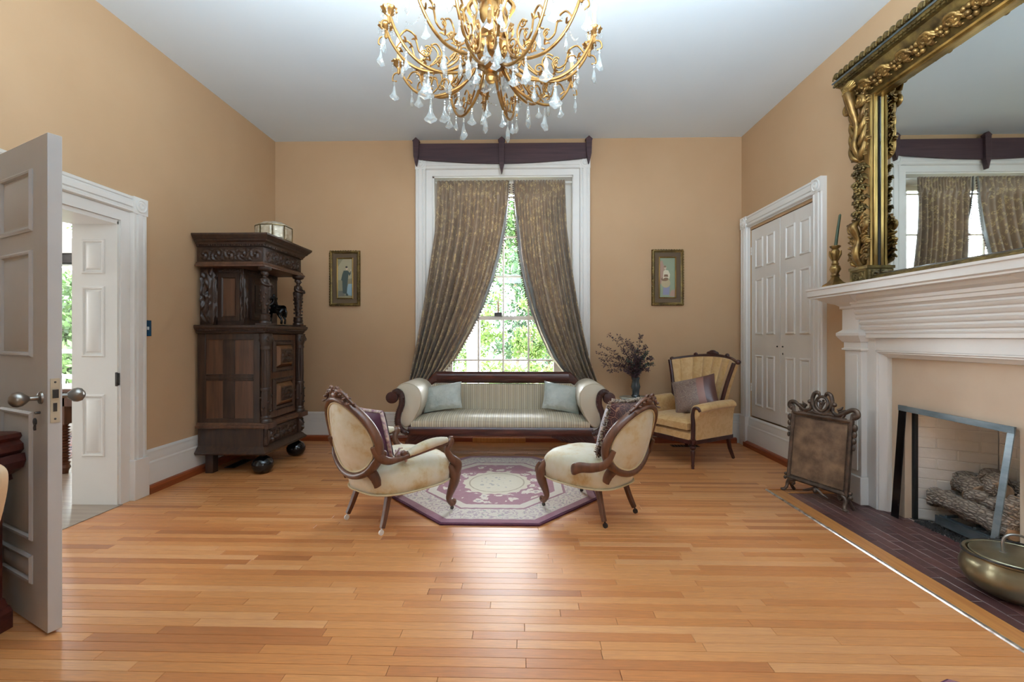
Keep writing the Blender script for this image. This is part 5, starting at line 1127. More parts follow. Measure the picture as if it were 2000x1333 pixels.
# cornice
b = B(); cpf = [(2.478,2.915),(2.435,2.918),(2.425,2.93),(2.415,2.935),(2.375,2.985),(2.345,3.035),(2.34,3.045),(2.322,3.05),(2.318,3.062),(2.298,3.066),(2.292,3.082),(2.30,3.09),(2.312,3.10),(2.33,3.125),(2.478,3.125)]
b.sweep(cpf, (0,1.80,0), (0,3.385,0), (1,0,0), (0,0,1)); ob('cornice', b, M['goldd'], mir, sm=25)
b = B()
for row, (x, z) in enumerate(((2.318,3.048),(2.306,3.058))):
    for i in range(51): y = 1.81 + i*.031 + row*.015; b.box(x-.010, x+.004, y, y+.022, z, z+.012)
ob('dentil_course', b, M['goldd'], mir, sm=0, kind='stuff')
b = B(); b.sweep([(2.286,3.075),(2.280,3.082),(2.286,3.090),(2.30,3.085)], (0,1.80,0), (0,3.39,0), (1,0,0), (0,0,1)); ob('front_fillet', b, M['steel'], mir)
me0 = None
for i in range(31):
    y = 1.848 + i*.0505
    if me0 is None:
        b = B(); b.ball((2.30, y, 3.128), (.020,.020,.024), 10, 8); b.tube([(2.285,y-.018,3.10),(2.288,y-.014,3.125),(2.29,y,3.14),(2.288,y+.014,3.125),(2.285,y+.018,3.10)], .006, 6); me0 = ob('cresting_bead', b, M['goldd'], mir)
    else: c = me0.copy(); COL.objects.link(c); c.location.y = (y - 1.848)
b = B(); b.grid(lambda u, v: V((2.312 + .004*sin(200*u), 1.81+1.57*u, 3.095+.028*v + .004*sin(160*u))), 120, 2); ob('cresting_leaf_band', b, M['goldd'], mir, sm=60)
# frieze ornament: rosettes, scrolls and leaves along the cove
N_ = V((-.72,0,-.69)); 
def rosette(b, c, s):
    for q in range(6): b.ball(c + N_*.006 + V((.69*.0, s*.7*cos(q*1.047), 0)) + V((-.69,0,.72))*(s*.7*sin(q*1.047)), (s*.42,s*.42,s*.42), 7, 5)
    b.ball(c + N_*(s*.5), s*.4, 8, 6)
ups = V((-.69,0,.72))
for k_, y in enumerate([3.26, 3.10, 2.94, 2.78, 2.62, 2.46, 2.30, 2.14, 1.98]):
    b = B(); c = V((2.398,y,2.972)) + N_*.016; rosette(b, c, .036 + .008*(k_ % 2))
    for s in (-1, 1):
        b.tube([p for p in smooth_path([c + V((0,s*.02,0)), c + ups*.034 + V((0,s*.05,0)) + N_*.01, c - ups*.020 + V((0,s*.088,0)) + N_*.01, c - ups*.036 + V((0,s*.062,0))],5)], [.008,.010,.012,.013,.014,.014,.014,.013,.012,.012,.011,.010,.009,.008,.006,.004], 7)
        b.tube(spiral(c + V((0,s*.07,0)) + ups*.022 + N_*.014, (0,s,0), ups, .034, .006, 1.4, R(30), 18), [.012]*19, 7)
        for q in range(3): b.tube([c + V((0,s*(.03+.012*q),0)) + N_*.01, c + ups*(.03-.02*q) + V((0,s*(.045+.015*q),0)) + N_*.022, c + ups*(.045-.035*q) + V((0,s*(.06+.012*q),0)) + N_*.008], [.007,.011,.003], 6)
    ob('carved_rosette', b, M['gold'], mir, sm=60)
# --- candlestick
t = thing('candlestick', 'gilt carved candlestick on the far end of the mantel shelf', 'candlestick', (2.335, 3.43, 1.591))
b = B(); c = (2.335, 3.43, 0)
q = [(-.058,-.058),(.058,-.058),(.058,.058),(-.058,.058)]
b.rings([[(c[0]+x*k_, c[1]+y*k_, z) for x, y in q] for z, k_ in ((1.591,1),(1.598,1.02),(1.606,.98),(1.625,.62),(1.650,.36),(1.665,.30))]); 
b.lathe([(.020,1.66),(.030,1.672),(.024,1.682),(.022,1.69),(.036,1.72),(.030,1.745),(.020,1.752),(.026,1.76),(.020,1.768),(.018,1.79),(.026,1.82),(.030,1.85),(.022,1.868),(.018,1.872),(.034,1.888),(.034,1.896),(.014,1.896)], c, 20, wob=lambda u: 1+.05*cos(9*2*pi*u))
for k_ in range(6): a = k_*pi/3; b.tube([(c[0]+.018*cos(a),c[1]+.018*sin(a),1.785),(c[0]+.036*cos(a),c[1]+.036*sin(a),1.83),(c[0]+.040*cos(a),c[1]+.040*sin(a),1.858)], [.006,.010,.004], 6)
ob('stick', b, M['gold'], t, sm=45)
b = B(); b.tube([(2.337,3.43,1.885),(2.350,3.425,2.01),(2.364,3.42,2.125),(2.366,3.42,2.133)], [.011,.010,.008,.002], 12); ob('candle', b, M['candleg'], t, label='leaning dark green taper candle')
# ================================================================== FIRE SCREEN
fs = thing('fire_screen', 'standing embossed leather fire screen with bronze scroll cresting on the brick hearth', 'fire screen', (2.155, 3.385, 0), R(-69.4))
LM = MX.Translation((0,0,0)) @ MX.Rotation(R(-6), 4, 'X')
def fsp(name, b, m, p=fs, **k): b.tf(LM); return ob(name, b, m, p, **k)
b = B(); b.box(-.205,.205,-.004,.004,.135,.605); fsp('leather_panel', b, M['suede'])
b = B(); b.frame((-.232,0,.105), (1,0,0), (0,0,1), (0,-1,0), .464, .53, [(0,-.012),(0,.010),(.010,.016),(.020,.012),(.028,.006),(.034,-.004),(.034,-.012)]); fsp('frame', b, M['iron'], sm=30)
b = B(); 
for i in range(44):
    z = .142 + i*.0107
    for x in (-.203, .203): b.ball((x,-.009,z), .0042, 6, 4)
for i in range(38):
    x = -.195 + i*.01054
    for z in (.14, .601): b.ball((x,-.009,z), .0042, 6, 4)
fsp('beaded_edge', b, M['iron'], kind='stuff')
b = B()
for s in (-1, 1):
    b.tube(smooth_path([(s*.235,0,.655),(s*.258,0,.672),(s*.25,0,.70),(s*.215,0,.705),(s*.165,0,.675),(s*.12,0,.655),(s*.085,0,.675),(s*.085,0,.715)],5), [.016,.018,.019,.019,.018,.018,.018,.018,.018,.018,.018,.017,.017,.016,.016,.016,.015,.015,.015,.015,.015,.015,.015,.015,.014,.014,.014,.013,.013,.013,.012,.012,.012,.011,.010,.009], 8, flat=.8)
    b.tube(spiral((s*.238,0,.662), (s,0,0), (0,0,1), .022, .006, 1.2, R(60), 14), .011, 7)
    b.ball((s*.093,0,.725), .017, 10, 8); b.tube([(s*.12,0,.69),(s*.145,0,.705),(s*.155,0,.72)], [.012,.009,.003], 6); b.tube([(s*.13,0,.675),(s*.16,0,.69),(s*.175,0,.70)], [.012,.009,.003], 6)
    b.tube(smooth_path([(0,0,.645),(s*.04,0,.66),(s*.068,0,.70),(s*.075,0,.745),(s*.062,0,.79),(s*.035,0,.80),(s*.022,0,.78)],5), [.012]*10+[.014]*10+[.015]*6+[.014,.012,.011,.010,.009], 8)
    b.tube([(s*.02,0,.645),(s*.06,0,.652),(s*.10,0,.645)], [.014,.013,.006], 7); b.tube([(s*.02,0,.65),(s*.05,0,.675),(s*.075,0,.668)], [.011,.010,.004], 7)
    b.tube([(s*.15,0,.635),(s*.17,0,.665)], .010, 6); b.tube([(s*.22,0,.635),(s*.225,0,.67)], .014, 6)
b.tube([(.045*cos(2*pi*i/24),0,.722+.052*sin(2*pi*i/24)) for i in range(24)], .011, 8, loop=True)
for q in range(5): b.tube(smooth_path([(0,-.004,.685),(.012*sin(q*2.1),-.006,.705),(.028*sin(q*1.7),-.004,.73+.006*q)],3), [.008,.008,.007,.007,.006,.005,.004], 6)
b.ball((0,-.006,.725), .013, 8, 6); b.ball((.014,-.006,.745), .009, 8, 6); b.ball((-.016,-.006,.738), .010, 8, 6); b.box(-.18,.18,-.008,.008,.630,.642)
fsp('scroll_cresting', b, M['iron'], sm=60)
for s in (-1, 1):
    b = B()
    for i in range(4): b.ball((s*.247,-.002,.585-.046*i), (.017-.002*i,.015-.002*i,.026-.002*i), 10, 8)
    fsp('drop_pendant', b, M['iron'], sm=60)
    b = B(); b.tube(smooth_path([(s*.165,0,.105),(s*.20,0,.10),(s*.222,-.004,.075),(s*.222,-.012,.04),(s*.236,-.022,.0145)],5), [.010,.012,.014,.016,.018,.018,.018,.017,.016,.015,.014,.013,.013,.012,.012,.012,.012,.012,.013,.013,.014], 8)
    b.tube(smooth_path([(s*.222,.004,.10),(s*.226,.035,.06),(s*.226,.075,.018)],4), [.012]*8+[.013], 8); b.ball((s*.247,0,.135), .013, 8, 6); b.ball((s*.25,0,.105), (.014,.012,.014), 8, 6)
    b.tube(spiral((s*.178,0,.085), (-s,0,0), (0,0,1), .020, .005, 1.2, R(60), 14), .008, 6); b.ball((s*.238,-.026,.0165), (.020,.022,.011), 10, 6); fsp('foot', b, M['iron'], sm=60)
b = B()
for s in (-1, 1):
    for q in range(4): b.tube([(0,0,.10),(s*(.015+.014*q),-.004,.085-.006*q),(s*(.024+.024*q),-.002,.088-.012*q)], [.009,.010,.004], 6)
b.ball((0,-.006,.078), (.016,.012,.018), 10, 8); fsp('bottom_ornament', b, M['iron'], sm=60)
for o in list(fs.children): o.location.z = 0
# ================================================================== FIREPLACE FITTINGS
t = thing('fireplace_frame', 'blued steel frame leaning across the fireplace opening', 'frame', (2.52, 2.76, 0))
A_, B2, C_, D_ = V((2.505,3.125,.001)), V((2.543,3.105,.757)), V((2.543,2.385,.750)), V((2.455,2.41,.001))
def barq(p, q, ins, nrm, w_=.036, th=.006):
    b = B(); ins = V(ins); nrm = V(nrm).normalized(); b.rings([[p, q, q+ins*w_, p+ins*w_], [p+nrm*th, q+nrm*th, q+nrm*th+ins*w_, p+nrm*th+ins*w_]]); return b
nn = V((-1,0,0))
ob('frame_post', barq(A_, B2, (0,-1,0), nn, .058), M['ebony'], t, sm=0, bev=.001, label='soot blackened frame post'); ob('frame_post', barq(D_, C_, (0,1,0), nn), M['steel'], t, sm=0, bev=.001)
ob('frame_rail', barq(B2 + V((-.007,0,0)), C_ + V((-.007,0,0)), (0,0,-1), nn), M['steel'], t, sm=0, bev=.001)
r = random.Random(8)
def log(p, q, r_, label, cut=True):
    p, q = V(p), V(q); t = thing('fire_log', label, 'log', ((p+q)/2).to_tuple()[:2] + (min(p.z,q.z)-r_,), None, 'ceramic logs in the firebox')
    m_ = 14; pts = [p.lerp(q, i/m_) + V((r.uniform(-.006,.006), r.uniform(-.004,.004), r.uniform(-.006,.006) + .012*sin(pi*i/m_))) for i in range(m_+1)]
    b = B(); b.tube(pts, [r_*(1+.12*r.uniform(-1,1)) for _ in pts], 14)
    for i in range(len(b.v)):
        d = b.v[i] - pts[min(m_, i//14)]; b.v[i] = pts[min(m_, i//14)] + d*(1+.16*sin(i*2.7)*cos(i*1.3))
    ob('bark', b, M['bark'], t, sm=60)
    d = (q-p).normalized(); 
    for c_, s in ((p,-1),(q,1)):
        b = B(); u_ = d.orthogonal().normalized(); w_ = d.cross(u_); b.rings([[c_ + d*s*k_ + (u_*cos(2*pi*j/12) + w_*sin(2*pi*j/12))*r_*f_ for j in range(12)] for k_, f_ in ((-.004,.95),(.004,.86))])
        ob('cut_end', b, M['logcut'], t, sm=30)
log((2.70,3.02,.17), (2.685,2.52,.15), .058, 'long grey log lying across the front of the firebox')
log((2.83,2.95,.165), (2.80,2.48,.15), .050, 'long log at the back of the firebox grate')
log((2.85,2.98,.275), (2.755,2.76,.26), .070, 'thick weathered log at the far side of the pile')
log((2.72,2.82,.25), (2.715,2.60,.245), .042, 'split brown log with pale cut end, middle of the pile')
log((2.87,2.84,.35), (2.74,2.65,.325), .058, 'topmost crossed log with a round cut end')
log((2.88,2.70,.32), (2.87,2.56,.30), .052, 'dark log behind the topmost crossed log')
log((2.67,2.545,.20), (2.73,2.53,.32), .046, 'short upright grey log behind the steel frame post')
b = B()
for y in (2.55, 2.72, 2.9): b.box(2.66,2.90,y-.008,y+.008,.078,.092)
for x in (2.67, 2.89): b.box(x-.008,x+.008,2.50,2.95,.062,.078)
for x in (2.67, 2.89):
    for y in (2.52, 2.93): b.box(x-.008,x+.008,y-.008,y+.008,-.005,.065)
b.box(2.645,2.652,2.46,2.96,.02,.075); solo('log_grate', b, M['steel'], 'low steel grate and burner bar under the logs', 'grate', sm=0)
b = B(); r = random.Random(12)
for i in range(900):
    y = r.uniform(2.40,3.03); x = r.uniform(2.575,2.66) if r.random() < .7 else r.uniform(2.57,2.95); s_ = r.uniform(.003,.009)
    c = V((x,y,-.004)); a = r.uniform(0,6); b.add([c+V((s_*cos(a),s_*sin(a),0)), c+V((s_*cos(a+2.1),s_*sin(a+2.1),0)), c+V((s_*cos(a+4.2),s_*sin(a+4.2),0)), c+V((0,0,s_*1.6))], [(0,1,3),(1,2,3),(2,0,3)])
solo('cinders', b, M['cinder'], 'scatter of black cinders along the firebox floor', 'cinders', sm=0, kind='stuff')
# --- brass pot
pc = V((2.315, 2.17, -.002)); t = thing('brass_pot', 'big round worn brass pot with flat lid on the hearth by the fireplace', 'pot', pc)
b = B(); b.lathe([(.0,0),(.09,.001),(.13,.012),(.175,.045),(.196,.085),(.198,.115),(.188,.15),(.176,.172),(.178,.18),(.184,.183),(.184,.189),(.172,.190),(.166,.182),(.172,.15),(.15,.10),(.0,.06)], pc, 48); ob('body', b, M['pot'], t, sm=50)
b = B(); b.lathe([(.0,.186),(.14,.185),(.16,.182),(.163,.187),(.158,.192),(.14,.190),(.12,.196),(.0,.200)], pc, 48); lid = ob('lid', b, M['pot'], t, sm=40)
hc = pc + V((0,0,.196)); b = B(); b.tube(smooth_path([hc+V((-.042,.02,.0)), hc+V((-.042,.02,.06)), hc+V((-.02,.01,.088)), hc+V((.02,-.01,.088)), hc+V((.042,-.02,.06)), hc+V((.042,-.02,.0))],5), .006, 8); b.lathe([(.0,0),(.014,.001),(.013,.004)], hc+V((-.042,.02,0)), 12); b.lathe([(.0,0),(.014,.001),(.013,.004)], hc+V((.042,-.02,0)), 12); ob('lid_handle', b, M['knob'], lid)
b = B(); b.tube([pc+V((.186*cos(a_),.186*sin(a_),.186+.008*sin(a_*2))) for a_ in [R(20)+R(222)*i/40 for i in range(41)]], .0045, 7); ob('bail_handle', b, M['hardware'], t)
b = B()
for a_ in (R(242), R(62)):
    c = pc + V((.188*cos(a_),.188*sin(a_),.165)); d = V((cos(a_),sin(a_),0)); b.ball(c + d*.004, (.016,.016,.03), 10, 8); b.tube([c + d*.012 + V((0,0,.012)), c + d*.022 + V((0,0,.026)), c + d*.010 + V((0,0,.034))], .006, 6)
ob('handle_ear', b, M['hardware'], t)
# ================================================================== LEFT FOREGROUND
og = thing('carved_console', 'dark carved wooden console end in front of the open door', 'console', (-2.35, 1.67, 0))
b = B(); bx0, bx1, by0, by1 = -2.62, -2.135, 1.50, 1.835
def cr(b, prof, x0=bx0, x1=bx1, y0=by0, y1=by1):
    return b.rings([[(x0-o_,y0-o_,z),(x1+o_,y0-o_,z),(x1+o_,y1+o_*.12,z),(x0-o_,y1+o_*.12,z)] for o_, z in prof])
cr(b, [(.0,0),(.0,.07),(-.01,.09),(-.02,.095),(-.03,.12),(-.045,.13)]); ob('plinth', b, M['mahog'], og, sm=20)
b = B(); cr(b, [(-.040,.125),(-.040,.56)]); 
for i in range(5): b.tube([(bx1-.04, by0+.11+i*.045, .15),(bx1-.04, by0+.11+i*.045, .53)], .010, 8)
ob('reeded_body', b, M['mahog'], og)
b = B(); cr(b, [(-.055,.55),(-.03,.57),(-.035,.60),(.0,.62),(-.005,.64),(.02,.655),(.04,.67),(.05,.70),(.045,.73)]); ob('carved_bracket', b, M['mahogd'], og, sm=20)
b = B(); b.ball((bx1-.02, by1-.10, .60), (.03,.05,.04), 10, 8); ob('carved_boss', b, M['walnut'], og)
b = B(); cr(b, [(.03,.73),(.042,.745),(.04,.77),(.025,.785),(.035,.80),(.03,.815),(.01,.82)]); ob('top', b, M['mahog'], og, sm=30)
tc = thing('pale_chair', 'pale tan chair with a curved back, in front of the dark console', 'chair', (-1.84, 1.20, 0))
b = B(); pr_ = smooth_path([(-.12,.48,0),(-.17,.62,0),(-.195,.74,0),(-.18,.795,0),(-.10,.815,0),(0,.82,0),(.10,.815,0),(.18,.795,0),(.195,.74,0),(.17,.62,0),(.12,.48,0)],5); b.prism([(-1.868+p.x, 1.40, p.y) for p in pr_], (0,.028,0)); ob('backrest', b, M['tanleather'], tc, sm=30, bev=.006)
b = B(); b.box(-2.01,-1.67,.98,1.39,.44,.475); ob('seat', b, M['tanleather'], tc, bev=.01)
for x in (-1.99,-1.70):
    for y in (1.0,1.375): b = B(); b.tube([(x,y,.44),(x,y,.0)], [.02,.014], 8); ob('leg', b, M['tanleather'], tc)
# ================================================================== ADJOINING ROOM
b = B(); b.box(-6.6,-4.55,3.95,5.5,-.004,.008); solo('persian_rug', b, M['prug'], 'red and blue patterned rug in the room beyond the door', 'rug', sm=0)
t = thing('twisted_leg_table', 'brown wooden table with a twisted leg in the room beyond the door', 'table', (-3.86, 4.15, -.004))
b = B(); b.box(-4.42,-3.40,3.80,4.7,.735,.765); ob('tabletop', b, M['walnut'], t, bev=.006)
b = B(); b.box(-4.14,-3.48,3.885,4.55,.60,.735); ob('apron', b, M['walnut'], t)
for x, y in ((-4.10,3.93),(-3.52,3.93),(-4.10,4.50),(-3.52,4.50)):
    b = B(); b.box(x-.045,x+.045,y-.045,y+.045,.44,.735)
    b.lathe([(.036,.44)] + [(.034 + .010*(1 if i % 2 else -1), .42 - i*.013) for i in range(26)] + [(.036,.075),(.045,.05),(.03,.02),(.028,-.003)], (x,y,0), 16); ob('leg', b, M['walnut'], t, sm=40)
# ================================================================== OUTSIDE
b = B(); b.box(-40,40,5.87,60,-.75,-.6); struct('ground_lawn', b, M['lawn'], sm=0)
b = B(); b.lathe([(.16,-.6),(.16,-.5),(.115,-.46),(.11,1.5),(.095,3.6),(.13,3.66),(.14,3.75)], (-.80, 7.3, 0), 24); solo('porch_column', b, M['column'], 'white round porch column outside the window', 'column')
def tree(name, label, c, h, rad, n, mat, trunk=.09, seed=0, ls=.11, grp='trees outside the window', z0=-.6, sparse=1.0):
    r = random.Random(seed); c = V(c); t = thing(name, label, 'tree' if 'tree' in name else 'bush', (c.x, c.y, z0), None, grp)
    b = B(); zc = z0 + h - rad[2]
    if trunk:
        b.tube(smooth_path([(c.x,c.y,z0),(c.x+.08,c.y,z0+h*.25),(c.x-.05,c.y,z0+h*.5),(c.x+.03,c.y,zc+.3*rad[2])],4), [trunk*(1-.05*i) for i in range(13)], 8)
        for k_ in range(7):
            a = k_*2.4; p = V((c.x, c.y, z0 + h*(.3+.06*k_))); b.tube([p, p + V((cos(a)*rad[0]*.4, sin(a)*rad[1]*.4, h*.08)), p + V((cos(a)*rad[0]*.8, sin(a)*rad[1]*.8, h*.18))], [trunk*.4, trunk*.25, .01], 5)
        ob('trunk', b, M['bark2'], t)
    b = B(); cl = [V((r.gauss(0,.45)*rad[0], r.gauss(0,.45)*rad[1], r.gauss(0,.5)*rad[2])) for _ in range(max(8, n//120))]
    for i in range(n):
        p = cl[r.randrange(len(cl))] + V((r.gauss(0,1), r.gauss(0,1), r.gauss(0,.7)))*(rad[0]*.16*sparse)
        p = V((c.x, c.y, zc)) + p
        if p.z < z0 + .02: p.z = z0 + .02 + r.random()*.2
        d = V((r.gauss(0,1), r.gauss(0,1), r.gauss(.6,.6))).normalized(); u_ = d.orthogonal().normalized(); w_ = d.cross(u_); a = r.uniform(0,6.28); u2 = u_*cos(a)+w_*sin(a); w2_ = d.cross(u2); s_ = ls*r.uniform(.6,1.3)
        b.add([p - u2*s_, p + w2_*s_*.45, p + u2*s_, p - w2_*s_*.45], [(0,1,2,3)])
    ob('foliage', b, M[mat], t, sm=0, kind='stuff'); return t
tree('tree', 'big blue-green tree filling the right half of the window view', (.75, 14.5, 0), 5.4, (1.5,1.2,2.6), 14000, 'leafd', .10, 1, .085)
tree('tree', 'tall sparse green tree behind the upper window panes', (-.25, 17, 0), 8.2, (1.7,1.5,2.4), 8000, 'leaf', .07, 2, .09, sparse=1.3)
tree('tree', 'slim young tree with thin dark trunk left of the middle muntin', (-1.25, 12.2, 0), 3.1, (.7,.7,1.2), 3200, 'leafl', .035, 3, .06)
tree('tree', 'slim young tree with twin thin trunk near the middle muntin', (.2, 12.0, 0), 2.8, (.6,.6,1.1), 2600, 'leafl', .035, 4, .055)
tree('bush', 'yellow-green bush low in the middle of the window view', (-.35, 9.9, 0), 1.2, (.6,.5,.5), 4200, 'leafl', 0, 5, .045, 'bushes outside the window')
tree('bush', 'yellow-green bush at the lower right of the window view', (1.25, 9.6, 0), 1.65, (.7,.6,.7), 4200, 'leafl', 0, 6, .045, 'bushes outside the window')
tree('bush', 'green bush behind the porch column', (-2.0, 9.8, 0), 2.0, (.7,.6,1.0), 4200, 'leaf', 0, 7, .05, 'bushes outside the window')
tree('tree', 'dense green tree seen through the door of the next room', (-9.6, 9.6, 0), 3.3, (1.3,1.1,1.6), 10000, 'leaf', .08, 8, .08, 'trees outside the next room')
b = B(); 
for sg in (-1, 1): b.tube([(-6.75 + .45*cos(R(90)+sg*R(8*i)), 6.6, 1.02 + sg*.0 + .42*sin(R(-90)+R(9*i))) for i in range(12)], .022, 8)
b.tube([(-7.6,6.6,1.0),(-6.0,6.6,1.0)], .03, 8); b.tube([(-7.6,6.6,.62),(-6.0,6.6,.62)], .03, 8)
for i in range(8): b.tube([(-7.5+i*.2,6.6,-.6),(-7.5+i*.2,6.6,.62)], .018, 6)
solo('porch_railing', b, M['column'], 'white curved porch railing outside the next room', 'railing')
# ================================================================== CHANDELIER
cz = V((-.197, 2.76, 0)); ch = thing('chandelier', 'large brass chandelier with scrolled arms, candle bulbs and glass pendants', 'chandelier', (cz.x, cz.y, ZC))
def cob(name, b, m, p, **k): return ob(name, b, m, p, **k)
b = B(); b.lathe([(.0,2.775),(.024,2.780),(.034,2.800),(.026,2.822),(.016,2.828),(.040,2.835),(.034,2.85),(.05,2.86)], cz, 20); cob('ball_finial', b, M['brass'], ch)
b = B(); b.lathe([(.04,2.855),(.075,2.875),(.125,2.92),(.140,2.965),(.12,2.99),(.075,3.0),(.07,3.02)], cz, 48, wob=lambda u: 1+.045*cos(16*2*pi*u)); cob('gadrooned_bowl', b, M['brass'], ch)
b = B(); b.lathe([(.07,3.0),(.085,3.03),(.06,3.06),(.075,3.10),(.095,3.16),(.085,3.22),(.055,3.26),(.07,3.29),(.10,3.31),(.08,3.33),(.04,3.36),(.03,3.44),(.05,3.47),(.12,3.50),(.14,3.524)], cz, 32, wob=lambda u: 1+.03*cos(8*2*pi*u))
for k_ in range(8):
    a = 2*pi*k_/8; d = V((cos(a),sin(a),0)); 
    b.tube(smooth_path([cz+d*.08+V((0,0,3.02)), cz+d*.13+V((0,0,3.08)), cz+d*.10+V((0,0,3.16)), cz+d*.14+V((0,0,3.24)), cz+d*.09+V((0,0,3.30))],4), [.014]*17, 6)
cob('centre_stem', b, M['brass'], ch, sm=50)
Zu = V((0,0,1))
def arm_mesh(low):
    b = B(); dz = -.05 if low else .02; U = V((1,0,0))
    P = lambda r_, z: V((r_, 0, z + dz))
    path = smooth_path([V((.06,0,2.95)), P(.15,2.865), P(.27,2.805), P(.40,2.795), P(.51,2.845), P(.59,2.945), P(.625,3.03)], 6); b.tube(path, [.0105 - .0025*i/len(path) for i in range(len(path))], 8)
    # scrollwork lying on the arm
    b.tube(smooth_path([P(.57,2.915), P(.53,2.965), P(.485,2.955), P(.47,2.915), P(.455,2.87), P(.415,2.855), P(.39,2.885), P(.405,2.91)],5), [.0055]*36, 6)
    b.tube(spiral(P(.40,2.90), U, Zu, .022, .005, 1.3, R(20), 14), .0045, 6)
    b.tube(smooth_path([P(.39,2.81), P(.35,2.845), P(.32,2.90), P(.35,2.945), P(.385,2.93)],5), [.005]*21, 6)
    b.tube(spiral(P(.30,2.865), U, Zu, .035, .006, 1.5, R(-60), 18), .005, 6)
    b.tube(smooth_path([P(.29,2.83), P(.22,2.90), P(.20,2.99), P(.235,3.04), P(.27,3.02)],5), [.006]*21, 6)
    b.tube(spiral(P(.245,3.02), U, Zu, .026, .005, 1.4, R(90), 14), .005, 6)
    b.tube(spiral(P(.16,2.93), U, Zu, .04, .006, 1.4, R(-90), 16), .005, 6)
    b.tube(smooth_path([P(.60,2.98), P(.655,2.975), P(.668,2.935), P(.64,2.925)],4), [.005]*13, 6)
    for r_, z in ((.47,2.93),(.39,2.84),(.30,2.83),(.53,2.90)):
        for s in (-1, 1): b.tube([P(r_,z), P(r_+.012,z+.012)+V((0,s*.014,0)), P(r_+.022,z+.010)+V((0,s*.024,0))], [.005,.006,.002], 5)
    return b
def drip_mesh(low):
    b = B(); dz = -.05 if low else .02; z = 3.03 + dz
    b.lathe([(.006,z-.06),(.010,z-.05),(.007,z-.03),(.014,z-.018),(.030,z-.002),(.042,z+.010),(.044,z+.016),(.036,z+.012),(.016,z+.006),(.018,z+.024),(.012,z+.026)], (.625,0,0), 28, wob=lambda u: 1+.10*cos(10*2*pi*u)); return b
def candle_mesh(low): b = B(); z = 3.055 + (-.05 if low else .02); b.lathe([(.0115,z-.005),(.0115,z+.085),(.008,z+.088)], (.625,0,0), 12); return b
def bulb_mesh(low): b = B(); z = 3.142 + (-.05 if low else .02); b.lathe([(.006,z),(.015,z+.018),(.016,z+.034),(.010,z+.056),(.003,z+.075),(.0008,z+.082)], (.625,0,0), 12); return b
def pend(b, p, L, wd, rot=0):
    """flat faceted pear drop hanging from p"""
    p = V(p); c, s = cos(rot), sin(rot); u_, n_ = V((c,s,0)), V((-s,c,0))
    for q in range(2): b.ball(p - Zu*(.008+.015*q), .0075, 6, 4)
    p = p - Zu*.030
    ol = [(0,0),(.10,.10),(.16,.40),(.34,.62),(.5,.74),(.42,.86),(.22,.92),(0,1)]; ring = [(x, z) for x, z in ol] + [(-x, z) for x, z in ol[-2:0:-1]]
    n = len(ring); o_ = [p + u_*(x*wd) - Zu*(z*L) for x, z in ring]; c1 = p - Zu*(L*.68)
    f1 = [c1 + (q - c1)*.45 + n_*wd*.17 for q in o_]; f2 = [c1 + (q - c1)*.45 - n_*wd*.17 for q in o_]
    b.rings([f2, o_, f1])
def drop_small(b, p, k_=3):
    p = V(p)
    for i in range(k_): b.ball(p - Zu*(.010+.016*i), (.0055,.0055,.0075), 6, 4)
proto = {}
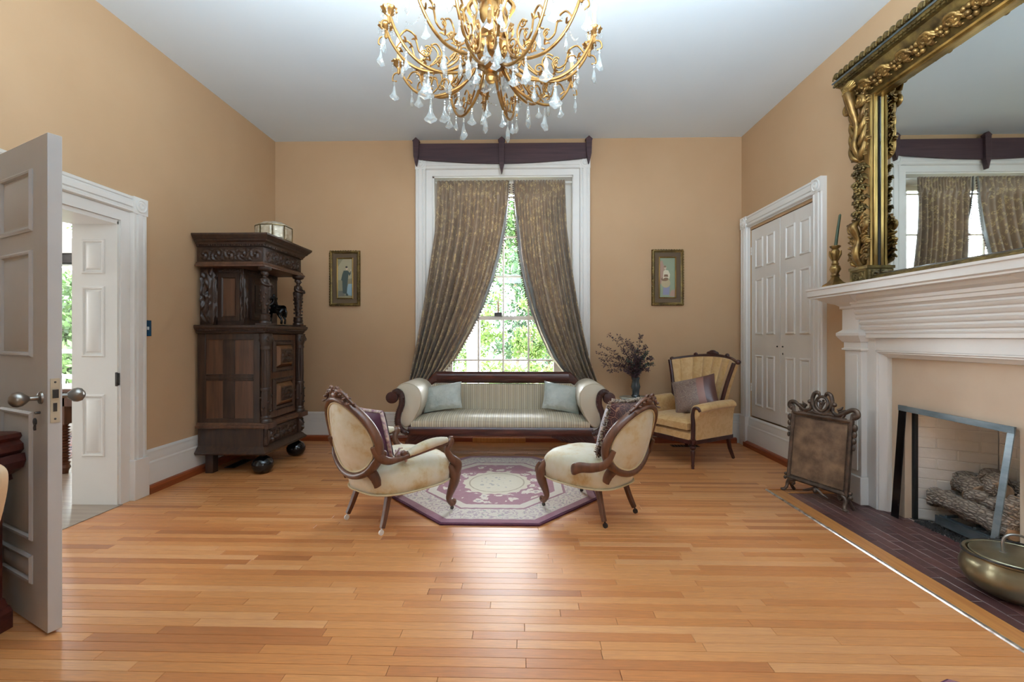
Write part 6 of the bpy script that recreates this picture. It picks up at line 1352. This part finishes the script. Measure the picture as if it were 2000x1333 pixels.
for low in (0, 1):
    a = cob('arm', arm_mesh(low), M['brass'], ch, sm=60)
    # arm parts are modelled about the chandelier axis
    a.data.transform(MX.Translation(OFF[ch])); 
    def sub(nm, b, m, par, **k):
        o = bpy.data.objects.new(nm, None); 
        return None
    proto[low] = a
    dz = -.05 if low else .02
    def child(nm, b, m, **k):
        o = cob(nm, b, m, a, **k); o.data.transform(MX.Translation(OFF[ch])); return o
    child('drip_pan', drip_mesh(low), M['brass'], sm=50); child('candle_sleeve', candle_mesh(low), M['candlec']); child('bulb', bulb_mesh(low), M['bulb'])
    for i, (r_, z, L, wd, rot) in enumerate(((.40,2.775,.125,.085,.3),(.27,2.79,.09,.062,1.2),(.655,2.93,.10,.066,.8),(.53,2.85,.08,.055,2.0))):
        b = B(); pend(b, (r_,0,z+dz), L, wd, rot); child('crystal_pendant', b, M['crystal'], sm=0)
    b = B()
    for q in range(6): aa = q*pi/3; drop_small(b, (.625+.042*cos(aa), .042*sin(aa), 3.035+dz), 3)
    child('bead_drops', b, M['crystal'], sm=0, kind='stuff')
NA = 16
for k_ in range(NA):
    low = k_ % 2; a0 = proto[low]; ang_ = 2*pi*(k_+.42)/NA
    if k_ < 2: a = a0
    else: a = copy_tree(a0, ch)
    # geometry is about the axis; move it to the chandelier centre and turn it
    a.location = V((0,0,-ZC)); a.rotation_euler = (0,0,ang_)
# OFF shift: arm meshes were built at the axis (0,0) with absolute heights
# inner crystals round the bowl and stem
for k_ in range(14):
    a = 2*pi*(k_+.2)/14; b = B(); pend(b, (cz.x+.155*cos(a), cz.y+.155*sin(a), 2.955), .135, .085, a+1.2); cob('crystal_pendant', b, M['crystal'], ch, sm=0)
for k_ in range(10):
    a = 2*pi*(k_+.5)/10; b = B(); pend(b, (cz.x+.115*cos(a), cz.y+.115*sin(a), 3.19), .14, .08, a+1.57); cob('crystal_pendant', b, M['crystal'], ch, sm=0)
b = B()
for k_ in range(NA):
    a, a2 = 2*pi*(k_+.42)/NA, 2*pi*(k_+1.42)/NA; p, q = V((cos(a)*.53, sin(a)*.53, 2.96)), V((cos(a2)*.53, sin(a2)*.53, 2.96))
    for i in range(12): t_ = i/12; c = p.lerp(q, t_) - Zu*(.055*4*t_*(1-t_)); b.ball(cz + c, .0045, 6, 4)
cob('bead_garlands', b, M['crystal'], ch, sm=0, kind='stuff')
light('chandelier_glow', 'POINT', (cz.x+.30, cz.y, 3.16), (0,0,0), 3, (1,.82,.6), .12); light('chandelier_glow', 'POINT', (cz.x-.30, cz.y+.1, 3.16), (0,0,0), 3, (1,.80,.55), .12)
